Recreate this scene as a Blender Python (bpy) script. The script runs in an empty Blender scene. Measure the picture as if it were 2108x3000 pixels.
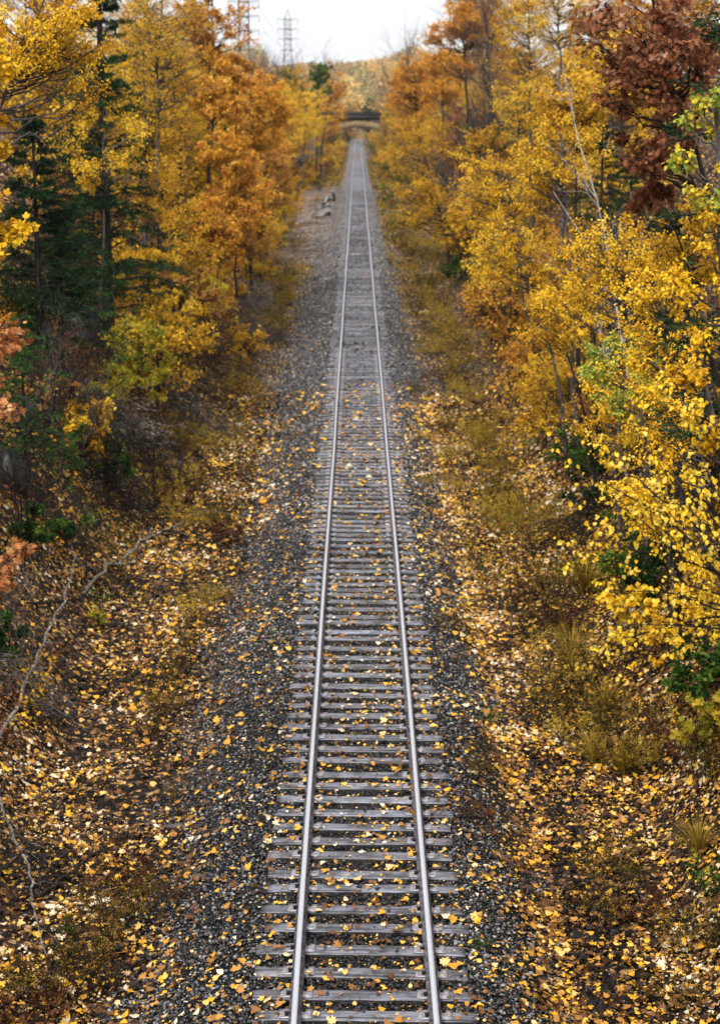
import bpy, math, random
import numpy as np
R = math.radians
sc = bpy.context.scene
COL = sc.collection

# ------------------------------------------------------------------ camera
F_PX, CX, CY, PITCH, YAW = 5200.0, 1054.0, 1500.0, R(12.89), R(-0.077)
CAM = np.array([-0.08, 0.0, 9.55])
cd = bpy.data.cameras.new('camera'); cam = bpy.data.objects.new('camera', cd); COL.objects.link(cam)
cam.location = CAM; cam.rotation_euler = (math.pi/2 - PITCH, 0, YAW)
cd.lens = F_PX/3000*36; cd.sensor_width = 36; cd.sensor_fit = 'AUTO'
cd.clip_start = 0.5; cd.clip_end = 6000
cd.dof.use_dof = True; cd.dof.focus_distance = 19.0; cd.dof.aperture_fstop = 2.1
sc.camera = cam

# ------------------------------------------------------------------ sky, sun, exposure
w = bpy.data.worlds.new('World'); sc.world = w; w.use_nodes = True
nt = w.node_tree; bg = nt.nodes['Background']
sky = nt.nodes.new('ShaderNodeTexSky'); sky.sky_type = 'NISHITA'; sky.sun_disc = False
sky.sun_elevation = R(50); sky.sun_rotation = R(205); sky.air_density = 1; sky.dust_density = 3
hs = nt.nodes.new('ShaderNodeHueSaturation'); hs.inputs['Saturation'].default_value = 0.25
mx = nt.nodes.new('ShaderNodeMixRGB'); mx.inputs[0].default_value = 0.86
mx.inputs[2].default_value = (8.6, 8.75, 9.0, 1)      # the even cloud deck
nt.links.new(sky.outputs[0], hs.inputs['Color']); nt.links.new(hs.outputs[0], mx.inputs[1])
nt.links.new(mx.outputs[0], bg.inputs[0]); bg.inputs[1].default_value = 0.069
sd = bpy.data.lights.new('sun', 'SUN'); sd.energy = 1.5; sd.angle = R(12); sd.color = (1, .97, .92)
sun = bpy.data.objects.new('sun', sd); COL.objects.link(sun)
sun.rotation_euler = (R(40), 0, R(-25))
sc.view_settings.view_transform = 'Standard'; sc.view_settings.look = 'None'
sc.view_settings.exposure = 1.0; sc.view_settings.gamma = 1
sc.cycles.use_denoising = True
sc.cycles.max_bounces = 7; sc.cycles.diffuse_bounces = 1; sc.cycles.glossy_bounces = 2
sc.cycles.transmission_bounces = 3; sc.cycles.volume_bounces = 0; sc.cycles.transparent_max_bounces = 4
sc.cycles.use_adaptive_sampling = True; sc.cycles.adaptive_threshold = 0.02

rng = np.random.default_rng(7)
random.seed(7)

# ------------------------------------------------------------------ helpers
def unproj(u, v, y):
    """photo pixel (1613 px wide copy) -> point at distance y down the line"""
    a = ((u*1.30688-CX)/F_PX, -(v*1.30688-CY)/F_PX, -1.0)
    c, s = math.cos(math.pi/2-PITCH), math.sin(math.pi/2-PITCH)
    dx, dy, dz = a[0], a[1]*c - a[2]*s, a[1]*s + a[2]*c
    cz, sz = math.cos(YAW), math.sin(YAW)
    dx, dy = dx*cz - dy*sz, dx*sz + dy*cz
    t = y/dy
    return np.array([CAM[0]+dx*t, y, CAM[2]+dz*t])
def project(p):
    """world -> photo pixels (2108 wide)"""
    d = np.asarray(p, float)-CAM
    cz, sz = math.cos(-YAW), math.sin(-YAW)
    x = d[..., 0]*cz-d[..., 1]*sz; y = d[..., 0]*sz+d[..., 1]*cz; z = d[..., 2]
    zc = y*math.cos(PITCH)-z*math.sin(PITCH); yc = y*math.sin(PITCH)+z*math.cos(PITCH)
    return CX+x/zc*F_PX, CY-yc/zc*F_PX
def vnoise(x, y, s, k=0):
    """smooth value noise"""
    x = np.asarray(x, float)/s; y = np.asarray(y, float)/s
    xi, yi = np.floor(x), np.floor(y); fx, fy = x-xi, y-yi
    fx = fx*fx*(3-2*fx); fy = fy*fy*(3-2*fy)
    def h(a, b):
        t = np.sin(a*127.1+b*311.7+k*74.7)*43758.5453
        return t-np.floor(t)
    return (h(xi, yi)*(1-fx)+h(xi+1, yi)*fx)*(1-fy)+(h(xi, yi+1)*(1-fx)+h(xi+1, yi+1)*fx)*fy
PUD = [(-2.9, 212, .52, 10), (-3.15, 197, .95, 9), (-3.5, 184, 1.05, 7.5), (-3.4, 171, 1.2, 8), (-5.6, 160, 1.1, 9)]
def sm(t): t = np.clip(t, 0, 1); return t*t*(3-2*t)
def dip(y): return -1.5*sm((y-324)/22)*(1-sm((y-372)/22))
def ground(x, y):
    x = np.asarray(x, float); y = np.asarray(y, float)
    ax = np.abs(x); left = x < 0
    mid = -0.055+sm((y-85)/60)*(.035+.10*(vnoise(x, y, 1.5, 44)-.5))
    z = np.where(ax < 1.35, mid, mid-0.39*sm((ax-1.35)/np.where(left, 1.6, 1.0)))
    z = z + 0.10*(vnoise(x, y, 1.7, 1)-.5)*sm((ax-2.2)/1.2)
    e = np.where(left, 4.9, 4.4)+1.1*(vnoise(x*0, y, 9, 2)-.5)+.012*np.clip(y-60, 0, 250)
    hb = np.where(left, 8.0, 7.4)
    t = np.clip(ax-e, 0, 200)
    b = hb*(1-np.exp(-(t/6.0)**1.3))
    b = b*(1+.5*(vnoise(x, y, 5, 3)-.5)) + .8*(vnoise(x, y, 2.3, 4)-.5)*sm(t/2)
    far = 1-.45*sm((y-330)/150)
    z = z + b*far
    m = sm((y-112)/12)*(1-sm((y-228)/10))*sm((x+7.2)/1.2)*(1-sm((x+2.5)/.5))
    z = z*(1-m)+m*(-.44+.03*vnoise(x, y, 2, 41))
    for a_, b_, rx, ry in PUD: z = z-.045*sm(1.6-1.6*(((x-a_)/rx)**2+((y-b_)/ry)**2)*.6)*m
    z = z + dip(y)*np.exp(-(x/9.0)**2)
    return z + 21*sm((y-540)/420)
def gz(x, y): return float(ground(x, y))

def mesh(name, V, face_sizes, loops, mats, attr=None, smooth=False, mi=None):
    me = bpy.data.meshes.new(name)
    V = np.ascontiguousarray(V, dtype=np.float32); me.vertices.add(len(V)); me.vertices.foreach_set('co', V.ravel())
    face_sizes = np.asarray(face_sizes, dtype=np.int32); loops = np.asarray(loops, dtype=np.int32).ravel()
    me.loops.add(len(loops)); me.loops.foreach_set('vertex_index', loops)
    me.polygons.add(len(face_sizes))
    st = np.concatenate(([0], np.cumsum(face_sizes)[:-1])).astype(np.int32)
    me.polygons.foreach_set('loop_start', st)
    if mi is not None: me.polygons.foreach_set('material_index', np.asarray(mi, dtype=np.int32))
    if smooth: me.polygons.foreach_set('use_smooth', np.ones(len(face_sizes), dtype=bool))
    me.update(calc_edges=True)
    if attr is not None:
        a = me.attributes.new('rnd', 'FLOAT', 'FACE'); a.data.foreach_set('value', np.asarray(attr, dtype=np.float32))
    for m in (mats if isinstance(mats, (list, tuple)) else [mats]): me.materials.append(m)
    return me
def obj(name, me, parent=None, loc=None):
    o = bpy.data.objects.new(name, me); COL.objects.link(o)
    if parent is not None: o.parent = parent
    if loc is not None: o.location = loc
    return o
def tag(o, label=None, cat=None, group=None, kind=None):
    if label: o['label'] = label
    if cat: o['category'] = cat
    if group: o['group'] = group
    if kind: o['kind'] = kind
    return o
def thing(name, loc, label, cat, group=None, rz=0):
    o = bpy.data.objects.new(name, None); COL.objects.link(o); o.empty_display_size = .2
    o.location = loc; o.rotation_euler = (0, 0, rz)
    return tag(o, label, cat, group)
def dup(src, loc, rz, scale, label, group):
    r = src.copy(); COL.objects.link(r); r.location = loc; r.rotation_euler = (0, 0, rz); r.scale = scale
    r['label'] = label
    if group: r['group'] = group
    for ch in list(src.children):
        c = ch.copy(); COL.objects.link(c); c.parent = r
        for g in ch.children:
            d = g.copy(); COL.objects.link(d); d.parent = c
    return r
UNITS = 'first second third fourth fifth sixth seventh eighth ninth tenth eleventh twelfth thirteenth fourteenth fifteenth sixteenth seventeenth eighteenth nineteenth'.split()
TENS = {2: ('twentieth', 'twenty'), 3: ('thirtieth', 'thirty'), 4: ('fortieth', 'forty'), 5: ('fiftieth', 'fifty'), 6: ('sixtieth', 'sixty'), 7: ('seventieth', 'seventy')}
def ordinal(n):
    if n < 20: return UNITS[n-1]
    t, u = divmod(n, 10)
    return TENS[t][0] if u == 0 else TENS[t][1]+'-'+UNITS[u-1]

class MB:
    """collects boxes, prisms and sweeps into one mesh"""
    def __init__(s): s.V = []; s.S = []; s.L = []; s.n = 0
    def add(s, V, faces):
        V = np.asarray(V, float)
        for f in faces: s.S.append(len(f)); s.L.extend([i+s.n for i in f])
        s.V.append(V); s.n += len(V)
    def box(s, c, d, rz=0, jit=0):
        c = np.asarray(c, float); d = np.asarray(d, float)/2
        V = np.array([[x, y, z] for z in (-1, 1) for y in (-1, 1) for x in (-1, 1)], float)*d
        if jit: V += (rng.random(V.shape)-.5)*jit
        if rz: cr, sr = math.cos(rz), math.sin(rz); V = np.c_[V[:, 0]*cr-V[:, 1]*sr, V[:, 0]*sr+V[:, 1]*cr, V[:, 2]]
        s.add(V+c, [(0, 2, 3, 1), (4, 5, 7, 6), (0, 1, 5, 4), (2, 6, 7, 3), (0, 4, 6, 2), (1, 3, 7, 5)])
    def bar(s, a, b, r, sides=4):
        V, S, L = tubes(np.array([[a, b]], float), np.array([[r, r]]), sides, cap=True)
        s.V.append(V); s.S.extend(S.tolist()); s.L.extend((L+s.n).tolist()); s.n += len(V)
    def me(s, name, m, smooth=False): return mesh(name, np.concatenate(s.V), s.S, s.L, m, smooth=smooth)

def tubes(P, Rr, sides, cap=False):
    """P (M,k,3) polylines, Rr (M,k) radii -> verts, sizes, loops"""
    M, k, _ = P.shape
    T = np.empty_like(P); T[:, 1:-1] = P[:, 2:]-P[:, :-2]; T[:, 0] = P[:, 1]-P[:, 0]; T[:, -1] = P[:, -1]-P[:, -2]
    T /= np.linalg.norm(T, axis=2, keepdims=True)+1e-9
    ref = np.where(np.abs(T[:, :1, 2:3]) > .8, np.array([[[1., 0.05, 0]]]), np.array([[[0.03, 0.02, 1.]]]))
    X = np.cross(T, np.broadcast_to(ref, T.shape)); X /= np.linalg.norm(X, axis=2, keepdims=True)+1e-9
    Y = np.cross(T, X)
    a = np.arange(sides)*2*math.pi/sides
    V = P[:, :, None, :]+Rr[:, :, None, None]*(X[:, :, None, :]*np.cos(a)[None, None, :, None]+Y[:, :, None, :]*np.sin(a)[None, None, :, None])
    idx = np.arange(M*k*sides).reshape(M, k, sides)
    nx = np.roll(idx, -1, axis=2)
    q = np.stack([idx[:, :-1], nx[:, :-1], nx[:, 1:], idx[:, 1:]], axis=-1).reshape(-1, 4)
    sizes = np.full(len(q), 4); loops = q.ravel()
    if cap:
        caps = np.concatenate([idx[:, 0, ::-1], idx[:, -1]]).reshape(-1, sides)
        sizes = np.concatenate([sizes, np.full(len(caps), sides)]); loops = np.concatenate([loops, caps.ravel()])
    return V.reshape(-1, 3), sizes, loops
def cat_mesh(parts):
    V, S, L, n = [], [], [], 0
    for v, s, l in parts:
        if len(v) == 0: continue
        V.append(v); S.append(s); L.append(l+n); n += len(v)
    return np.concatenate(V), np.concatenate(S), np.concatenate(L)

# leaf outlines: (points, faces); x across, y along, z out of plane
def outline(half, fold):
    r = [(x, y, abs(x)*fold) for x, y in half]
    mid = [(0, half[0][1], 0), (0, half[-1][1], 0)]
    inner = r[1:-1]; n = len(inner)
    pts = [(0, half[0][1], 0)]+inner+[(0, half[-1][1], 0)]+[(-x, y*.97, z*.8) for x, y, z in reversed(inner)]
    f1 = list(range(0, n+2)); f2 = [0, n+1]+list(range(n+2, 2*n+2))
    return np.array(pts, float), [f1, f2]
OVATE = outline([(0, 0), (.27, .14), (.38, .40), (.24, .72), (0, 1)], .35)
MAPLE = outline([(0, 0), (.30, -.06), (.22, .14), (.56, .22), (.42, .38), (.60, .66), (.30, .58), (.20, .66), (.22, .84), (0, 1.02)], .22)
OAK = outline([(0, 0), (.08, .18), (.32, .20), (.13, .36), (.44, .48), (.16, .58), (.34, .82), (.10, .78), (0, 1)], .3)
RHOMB = (np.array([(0, 0, 0), (.34, .45, .10), (0, 1, 0), (-.34, .5, .10)], float), [[0, 1, 2, 3]])
CHUNK = (np.array([(0, 0, 0), (.42, .12, .1), (.30, .62, 0), (.55, .95, .15), (-.1, .8, -.1), (-.5, 1.0, .1), (-.34, .45, .2)], float), [[0, 1, 2, 3, 4, 5, 6]])
NEEDLE = (np.array([(0, 0, 0), (.09, .4, .02), (0, 1, 0), (-.09, .4, .02)], float), [[0, 1, 2, 3]])

def leaves(P, Ldir, Nrm, size, shape, rnd, curl=0.0, r=rng):
    """N leaves as one set of arrays"""
    pts, faces = shape; N = len(P); k = len(pts)
    L = Ldir/(np.linalg.norm(Ldir, axis=1, keepdims=True)+1e-9)
    X = np.cross(L, Nrm); X /= np.linalg.norm(X, axis=1, keepdims=True)+1e-9
    Z = np.cross(X, L)
    loc = np.broadcast_to(pts, (N, k, 3)).copy()
    if curl:
        c = (r.random((N, 1))-.3)*curl; loc[:, :, 2] += c*(loc[:, :, 1]-.5)**2*2 + (r.random((N, k))-.5)*.14*curl
    loc *= size[:, None, None]
    V = P[:, None, :]+loc[:, :, :1]*X[:, None, :]+loc[:, :, 1:2]*L[:, None, :]+loc[:, :, 2:]*Z[:, None, :]
    fl = np.concatenate([np.array(f) for f in faces])
    loops = (np.arange(N)[:, None]*k+fl[None, :]).ravel()
    sizes = np.tile([len(f) for f in faces], N)
    return V.reshape(-1, 3), sizes, loops, np.repeat(rnd, len(faces))

# ------------------------------------------------------------------ materials
def lin(c):
    return tuple(((v/255)/12.92 if v/255 <= .04045 else ((v/255+.055)/1.055)**2.4) for v in c)+(1,)
def base_mat(name):
    m = bpy.data.materials.new(name); m.use_nodes = True
    return m, m.node_tree, m.node_tree.nodes['Principled BSDF']
def ramp(nt, src, cols, pos=None):
    n = nt.nodes.new('ShaderNodeValToRGB'); nt.links.new(src, n.inputs[0]); el = n.color_ramp.elements
    pos = pos or [i/(len(cols)-1) for i in range(len(cols))]
    el[0].position = pos[0]; el[0].color = lin(cols[0]); el[1].position = pos[-1]; el[1].color = lin(cols[-1])
    for p, c in list(zip(pos, cols))[1:-1]:
        e = el.new(p); e.color = lin(c)
    return n.outputs[0]
def leaf_mat(name, cols, trans=.22, rough=.5, spec=.15, vary=.10):
    m, nt, b = base_mat(name)
    a = nt.nodes.new('ShaderNodeAttribute'); a.attribute_name = 'rnd'
    oi = nt.nodes.new('ShaderNodeObjectInfo')
    ad = nt.nodes.new('ShaderNodeMath'); ad.operation = 'MULTIPLY_ADD'; ad.inputs[1].default_value = vary*2; ad.inputs[2].default_value = -vary
    nt.links.new(oi.outputs['Random'], ad.inputs[0])
    s = nt.nodes.new('ShaderNodeMath'); s.operation = 'ADD'; s.use_clamp = True
    nt.links.new(a.outputs['Fac'], s.inputs[0]); nt.links.new(ad.outputs[0], s.inputs[1])
    c = ramp(nt, s.outputs[0], cols)
    nt.links.new(c, b.inputs['Base Color']); b.inputs['Roughness'].default_value = rough; b.inputs['Specular IOR Level'].default_value = spec
    if trans:
        t = nt.nodes.new('ShaderNodeBsdfTranslucent'); nt.links.new(c, t.inputs[0])
        mix = nt.nodes.new('ShaderNodeMixShader'); mix.inputs[0].default_value = trans
        nt.links.new(b.outputs[0], mix.inputs[1]); nt.links.new(t.outputs[0], mix.inputs[2])
        nt.links.new(mix.outputs[0], nt.nodes['Material Output'].inputs[0])
    return m
def solid(name, cols, scale=8, rough=.6, spec=.2, metal=0, bump=0, stretch=(1, 1, 1), detail=6):
    m, nt, b = base_mat(name)
    tc = nt.nodes.new('ShaderNodeTexCoord'); mp = nt.nodes.new('ShaderNodeMapping'); mp.inputs['Scale'].default_value = stretch
    nt.links.new(tc.outputs['Object'], mp.inputs[0])
    n = nt.nodes.new('ShaderNodeTexNoise'); n.inputs['Scale'].default_value = scale; n.inputs['Detail'].default_value = detail
    nt.links.new(mp.outputs[0], n.inputs['Vector'])
    nt.links.new(ramp(nt, n.outputs['Fac'], cols, [.3+.4*i/(len(cols)-1) for i in range(len(cols))]), b.inputs['Base Color'])
    b.inputs['Roughness'].default_value = rough; b.inputs['Specular IOR Level'].default_value = spec; b.inputs['Metallic'].default_value = metal
    if bump:
        bp = nt.nodes.new('ShaderNodeBump'); bp.inputs['Strength'].default_value = bump; bp.inputs['Distance'].default_value = .02
        nt.links.new(n.outputs['Fac'], bp.inputs['Height']); nt.links.new(bp.outputs[0], b.inputs['Normal'])
    return m
M = {}
M['yellow'] = leaf_mat('yellow leaves', [(146, 100, 18), (226, 166, 26), (252, 198, 38), (255, 212, 54), (252, 218, 98)])
M['gold'] = leaf_mat('golden leaves', [(120, 86, 30), (204, 148, 36), (242, 186, 42), (252, 206, 62)])
M['birchgreen'] = leaf_mat('turning birch leaves', [(96, 124, 44), (160, 176, 74), (206, 196, 70), (250, 204, 48), (254, 214, 64)])
M['orange'] = leaf_mat('orange leaves', [(146, 94, 40), (206, 138, 50), (230, 162, 56), (242, 180, 62), (248, 204, 100)], trans=.3)
M['rust'] = leaf_mat('rust leaves', [(56, 34, 24), (112, 66, 42), (150, 90, 58), (180, 120, 82), (216, 170, 134)], trans=.25)
M['oakpink'] = leaf_mat('pale orange oak leaves', [(104, 60, 34), (168, 102, 56), (206, 140, 84), (232, 180, 126)])
M['tan'] = leaf_mat('tan leaves', [(96, 58, 28), (168, 112, 48), (206, 150, 72), (226, 176, 100)])
M['green'] = leaf_mat('green leaves', [(14, 30, 12), (36, 64, 24), (76, 108, 36), (140, 156, 52)], trans=.3)
M['lime'] = leaf_mat('yellow green leaves', [(90, 110, 36), (180, 176, 56), (232, 196, 60), (252, 208, 70)], trans=.35)
M['needle'] = leaf_mat('conifer needles', [(10, 24, 14), (20, 42, 22), (34, 62, 30), (62, 92, 40)], trans=.12, rough=.6)
M['weed'] = leaf_mat('dying weeds', [(22, 16, 10), (54, 40, 20), (92, 72, 32), (132, 110, 44), (182, 154, 72)], trans=.25, rough=.7, spec=.08)
M['weedgold'] = leaf_mat('yellowing weeds', [(84, 66, 28), (146, 120, 44), (186, 154, 58), (222, 186, 86)], trans=.3, rough=.7, spec=.08)
M['brown'] = leaf_mat('brown leaves', [(28, 16, 11), (66, 38, 24), (106, 66, 40), (150, 104, 68)], trans=.2, spec=.1)
M['litter'] = leaf_mat('fallen leaves', [(16, 10, 7), (36, 22, 14), (70, 43, 26), (126, 82, 46), (188, 132, 66), (238, 172, 46), (250, 196, 62), (242, 204, 140), (246, 226, 196)], trans=.05, rough=.45, spec=.3, vary=0)
M['bark'] = solid('bark', [(22, 18, 16), (42, 36, 32), (70, 63, 58)], 14, .75, bump=.4, stretch=(1, 1, .3))
M['greybark'] = solid('grey bark', [(48, 42, 40), (84, 76, 72), (128, 120, 114)], 12, .7, bump=.3, stretch=(1, 1, .3))
M['whitebark'] = solid('birch bark', [(80, 72, 68), (176, 168, 160), (206, 200, 194)], 9, .65, stretch=(1, 1, 1.6))
M['limbbark'] = solid('dry peeled limb', [(50, 44, 40), (118, 110, 102), (182, 174, 164)], 12, .7, bump=.3, stretch=(1, 1, .5))
M['twig'] = solid('dark twigs', [(24, 18, 16), (46, 36, 32)], 10, .7)
M['rock'] = solid('dark rock', [(8, 8, 10), (22, 23, 27), (46, 48, 55)], 3, .45, .5, bump=.8)
M['steelhead'] = solid('polished rail steel', [(206, 208, 216), (232, 233, 238)], 30, .34, .5, .75, stretch=(8, .3, 8))
M['railrust'] = solid('rail flank steel', [(50, 44, 46), (104, 98, 104), (140, 135, 142)], 18, .5, .5, .2, bump=.2)
M['plate'] = solid('tie plate steel', [(112, 108, 112), (158, 154, 160), (186, 183, 190)], 22, .38, .5, .25, bump=.15)
M['spike'] = solid('spike iron', [(20, 17, 17), (44, 38, 36)], 30, .6, .4)
M['pylon'] = solid('galvanised steel', [(70, 76, 86), (96, 102, 112)], 3, .5, .4, .3)
M['girder'] = solid('black bridge steel', [(16, 16, 18), (34, 34, 38)], 2, .55)
M['arch'] = solid('bridge stone', [(96, 80, 56), (134, 112, 78), (160, 138, 100)], 1.5, .8, bump=.3)
M['wire'] = solid('cable', [(110, 114, 120), (130, 134, 140)], 5, .5)
M['creosote_shade'] = solid('creosote stained timber', [(8, 7, 7), (22, 20, 20), (40, 37, 37)], 9, .6, .4, bump=.3, stretch=(.3, 2, 2))  # tie sides: creosote stain, with the shadow on them painted in too
M['hemlock'] = leaf_mat('hemlock needles', [(16, 34, 16), (40, 70, 32), (74, 108, 46), (120, 148, 72)], trans=.15, rough=.6)
M['plank'] = solid('grey plank', [(70, 66, 64), (112, 106, 102)], 14, .6, bump=.4, stretch=(.3, 2, 2))

# stones use a per-face value too
def stone_mat():
    m, nt, b = base_mat('ballast stone')
    a = nt.nodes.new('ShaderNodeAttribute'); a.attribute_name = 'rnd'
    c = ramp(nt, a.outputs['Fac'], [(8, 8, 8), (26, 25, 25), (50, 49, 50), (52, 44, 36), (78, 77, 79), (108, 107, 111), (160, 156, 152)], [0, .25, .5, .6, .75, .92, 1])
    nt.links.new(c, b.inputs['Base Color']); b.inputs['Roughness'].default_value = .36; b.inputs['Specular IOR Level'].default_value = .5
    return m
M['stone'] = stone_mat()
def tie_mat():
    m, nt, b = base_mat('weathered wet timber')
    tc = nt.nodes.new('ShaderNodeTexCoord'); oi = nt.nodes.new('ShaderNodeObjectInfo')
    off = nt.nodes.new('ShaderNodeVectorMath'); off.operation = 'MULTIPLY_ADD'
    nt.links.new(tc.outputs['Object'], off.inputs[0]); off.inputs[1].default_value = (1, 1, 1)
    cmb = nt.nodes.new('ShaderNodeMath'); cmb.operation = 'MULTIPLY'; cmb.inputs[1].default_value = 47
    nt.links.new(oi.outputs['Random'], cmb.inputs[0]); nt.links.new(cmb.outputs[0], off.inputs[2])
    mp = nt.nodes.new('ShaderNodeMapping'); mp.inputs['Scale'].default_value = (1.1, 34, 20); nt.links.new(off.outputs[0], mp.inputs[0])
    n = nt.nodes.new('ShaderNodeTexNoise'); n.inputs['Scale'].default_value = 1.0; n.inputs['Detail'].default_value = 5; n.inputs['Roughness'].default_value = .6
    nt.links.new(mp.outputs[0], n.inputs['Vector'])
    c1 = ramp(nt, n.outputs['Fac'], [(16, 15, 17), (88, 89, 97), (144, 146, 158), (178, 181, 194)], [.33, .40, .52, .72])
    mp2 = nt.nodes.new('ShaderNodeMapping'); mp2.inputs['Scale'].default_value = (2.5, 3, 3); nt.links.new(off.outputs[0], mp2.inputs[0])
    n2 = nt.nodes.new('ShaderNodeTexNoise'); n2.inputs['Scale'].default_value = 1.6; n2.inputs['Detail'].default_value = 3; nt.links.new(mp2.outputs[0], n2.inputs['Vector'])
    c2 = ramp(nt, n2.outputs['Fac'], [(90, 82, 80), (255, 255, 255)], [.36, .58])
    mu = nt.nodes.new('ShaderNodeMixRGB'); mu.blend_type = 'MULTIPLY'; mu.inputs[0].default_value = .8
    nt.links.new(c1, mu.inputs[1]); nt.links.new(c2, mu.inputs[2])
    tone = ramp(nt, oi.outputs['Random'], [(136, 126, 122), (235, 230, 230), (180, 176, 182), (255, 255, 255), (196, 182, 172), (240, 242, 250)])
    m2 = nt.nodes.new('ShaderNodeMixRGB'); m2.blend_type = 'MULTIPLY'; m2.inputs[0].default_value = .9; nt.links.new(mu.outputs[0], m2.inputs[1]); nt.links.new(tone, m2.inputs[2])
    nt.links.new(m2.outputs[0], b.inputs['Base Color'])
    ma = nt.nodes.new('ShaderNodeMapRange'); ma.inputs['To Min'].default_value = .22; ma.inputs['To Max'].default_value = .52
    nt.links.new(n2.outputs['Fac'], ma.inputs[0]); nt.links.new(ma.outputs[0], b.inputs['Roughness'])
    b.inputs['Specular IOR Level'].default_value = .6
    bp = nt.nodes.new('ShaderNodeBump'); bp.inputs['Strength'].default_value = .5; bp.inputs['Distance'].default_value = .01
    nt.links.new(n.outputs['Fac'], bp.inputs['Height']); nt.links.new(bp.outputs[0], b.inputs['Normal'])
    return m
M['tie'] = tie_mat()
def ground_mat():
    """soil and litter on the banks, crushed stone along the line"""
    m, nt, b = base_mat('ground')
    L = nt.links
    geo = nt.nodes.new('ShaderNodeNewGeometry'); sx = nt.nodes.new('ShaderNodeSeparateXYZ'); L.new(geo.outputs['Position'], sx.inputs[0])
    def noise(s, d=4):
        n = nt.nodes.new('ShaderNodeTexNoise'); n.inputs['Scale'].default_value = s; n.inputs['Detail'].default_value = d; L.new(geo.outputs['Position'], n.inputs['Vector']); return n.outputs['Fac']
    v = nt.nodes.new('ShaderNodeTexVoronoi'); v.inputs['Scale'].default_value = 16; L.new(geo.outputs['Position'], v.inputs['Vector'])
    sc_ = nt.nodes.new('ShaderNodeSeparateColor'); L.new(v.outputs['Color'], sc_.inputs[0])
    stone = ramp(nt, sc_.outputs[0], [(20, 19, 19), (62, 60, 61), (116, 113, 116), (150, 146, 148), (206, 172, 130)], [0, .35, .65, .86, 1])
    near = ramp(nt, sc_.outputs[0], [(6, 6, 6), (18, 17, 17), (44, 42, 42)], [0, .6, 1])  # dark ramp near the camera: shade in gaps between stones, painted in
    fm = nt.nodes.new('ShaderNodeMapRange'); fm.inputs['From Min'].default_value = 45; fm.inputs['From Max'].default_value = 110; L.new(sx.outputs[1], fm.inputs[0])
    mn = nt.nodes.new('ShaderNodeMixRGB'); L.new(fm.outputs[0], mn.inputs[0]); L.new(near, mn.inputs[1]); L.new(stone, mn.inputs[2]); stone = mn.outputs[0]  # paler far stone carries the wet sky sheen in its colour
    v2 = nt.nodes.new('ShaderNodeTexVoronoi'); v2.inputs['Scale'].default_value = 11; L.new(geo.outputs['Position'], v2.inputs['Vector'])
    s2 = nt.nodes.new('ShaderNodeSeparateColor'); L.new(v2.outputs['Color'], s2.inputs[0])
    soil = ramp(nt, s2.outputs[0], [(10, 7, 5), (26, 18, 12), (70, 48, 30), (150, 104, 60), (206, 166, 116)], [0, .45, .75, .9, 1])
    pink = ramp(nt, noise(1.2), [(104, 86, 78), (160, 138, 128)], [.35, .65])
    ab = nt.nodes.new('ShaderNodeMath'); ab.operation = 'ABSOLUTE'; L.new(sx.outputs[0], ab.inputs[0])
    wob = nt.nodes.new('ShaderNodeMath'); wob.operation = 'MULTIPLY_ADD'; wob.inputs[1].default_value = 1.6; L.new(noise(.9), wob.inputs[0]); L.new(ab.outputs[0], wob.inputs[2])
    mr = nt.nodes.new('ShaderNodeMapRange'); mr.inputs['From Min'].default_value = 2.75; mr.inputs['From Max'].default_value = 3.35; L.new(wob.outputs[0], mr.inputs[0])
    mix = nt.nodes.new('ShaderNodeMixRGB'); L.new(mr.outputs[0], mix.inputs[0]); L.new(stone, mix.inputs[1]); L.new(soil, mix.inputs[2])
    # worn gravel path on the left, further along
    def rng_(src, a, b_, c=0., d=1.):
        q = nt.nodes.new('ShaderNodeMapRange'); q.inputs['From Min'].default_value = a; q.inputs['From Max'].default_value = b_; q.inputs['To Min'].default_value = c; q.inputs['To Max'].default_value = d; L.new(src, q.inputs[0]); return q.outputs[0]
    def mul(a, b_):
        q = nt.nodes.new('ShaderNodeMath'); q.operation = 'MULTIPLY'; L.new(a, q.inputs[0]); L.new(b_, q.inputs[1]); return q.outputs[0]
    path = mul(mul(mul(rng_(sx.outputs[1], 110, 150), rng_(sx.outputs[1], 250, 215)), rng_(sx.outputs[0], -8.5, -7.0)), rng_(sx.outputs[0], -2.0, -3.0))
    path2 = mul(path, rng_(noise(.35), .36, .52))
    mix2 = nt.nodes.new('ShaderNodeMixRGB'); L.new(path2, mix2.inputs[0]); L.new(mix.outputs[0], mix2.inputs[1]); L.new(pink, mix2.inputs[2])
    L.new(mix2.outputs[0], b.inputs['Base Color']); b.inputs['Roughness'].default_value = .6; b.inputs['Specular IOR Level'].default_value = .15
    bp = nt.nodes.new('ShaderNodeBump'); bp.inputs['Strength'].default_value = .7; bp.inputs['Distance'].default_value = .04
    L.new(v.outputs['Distance'], bp.inputs['Height']); L.new(bp.outputs[0], b.inputs['Normal'])
    return m
M['ground'] = ground_mat()

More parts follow.
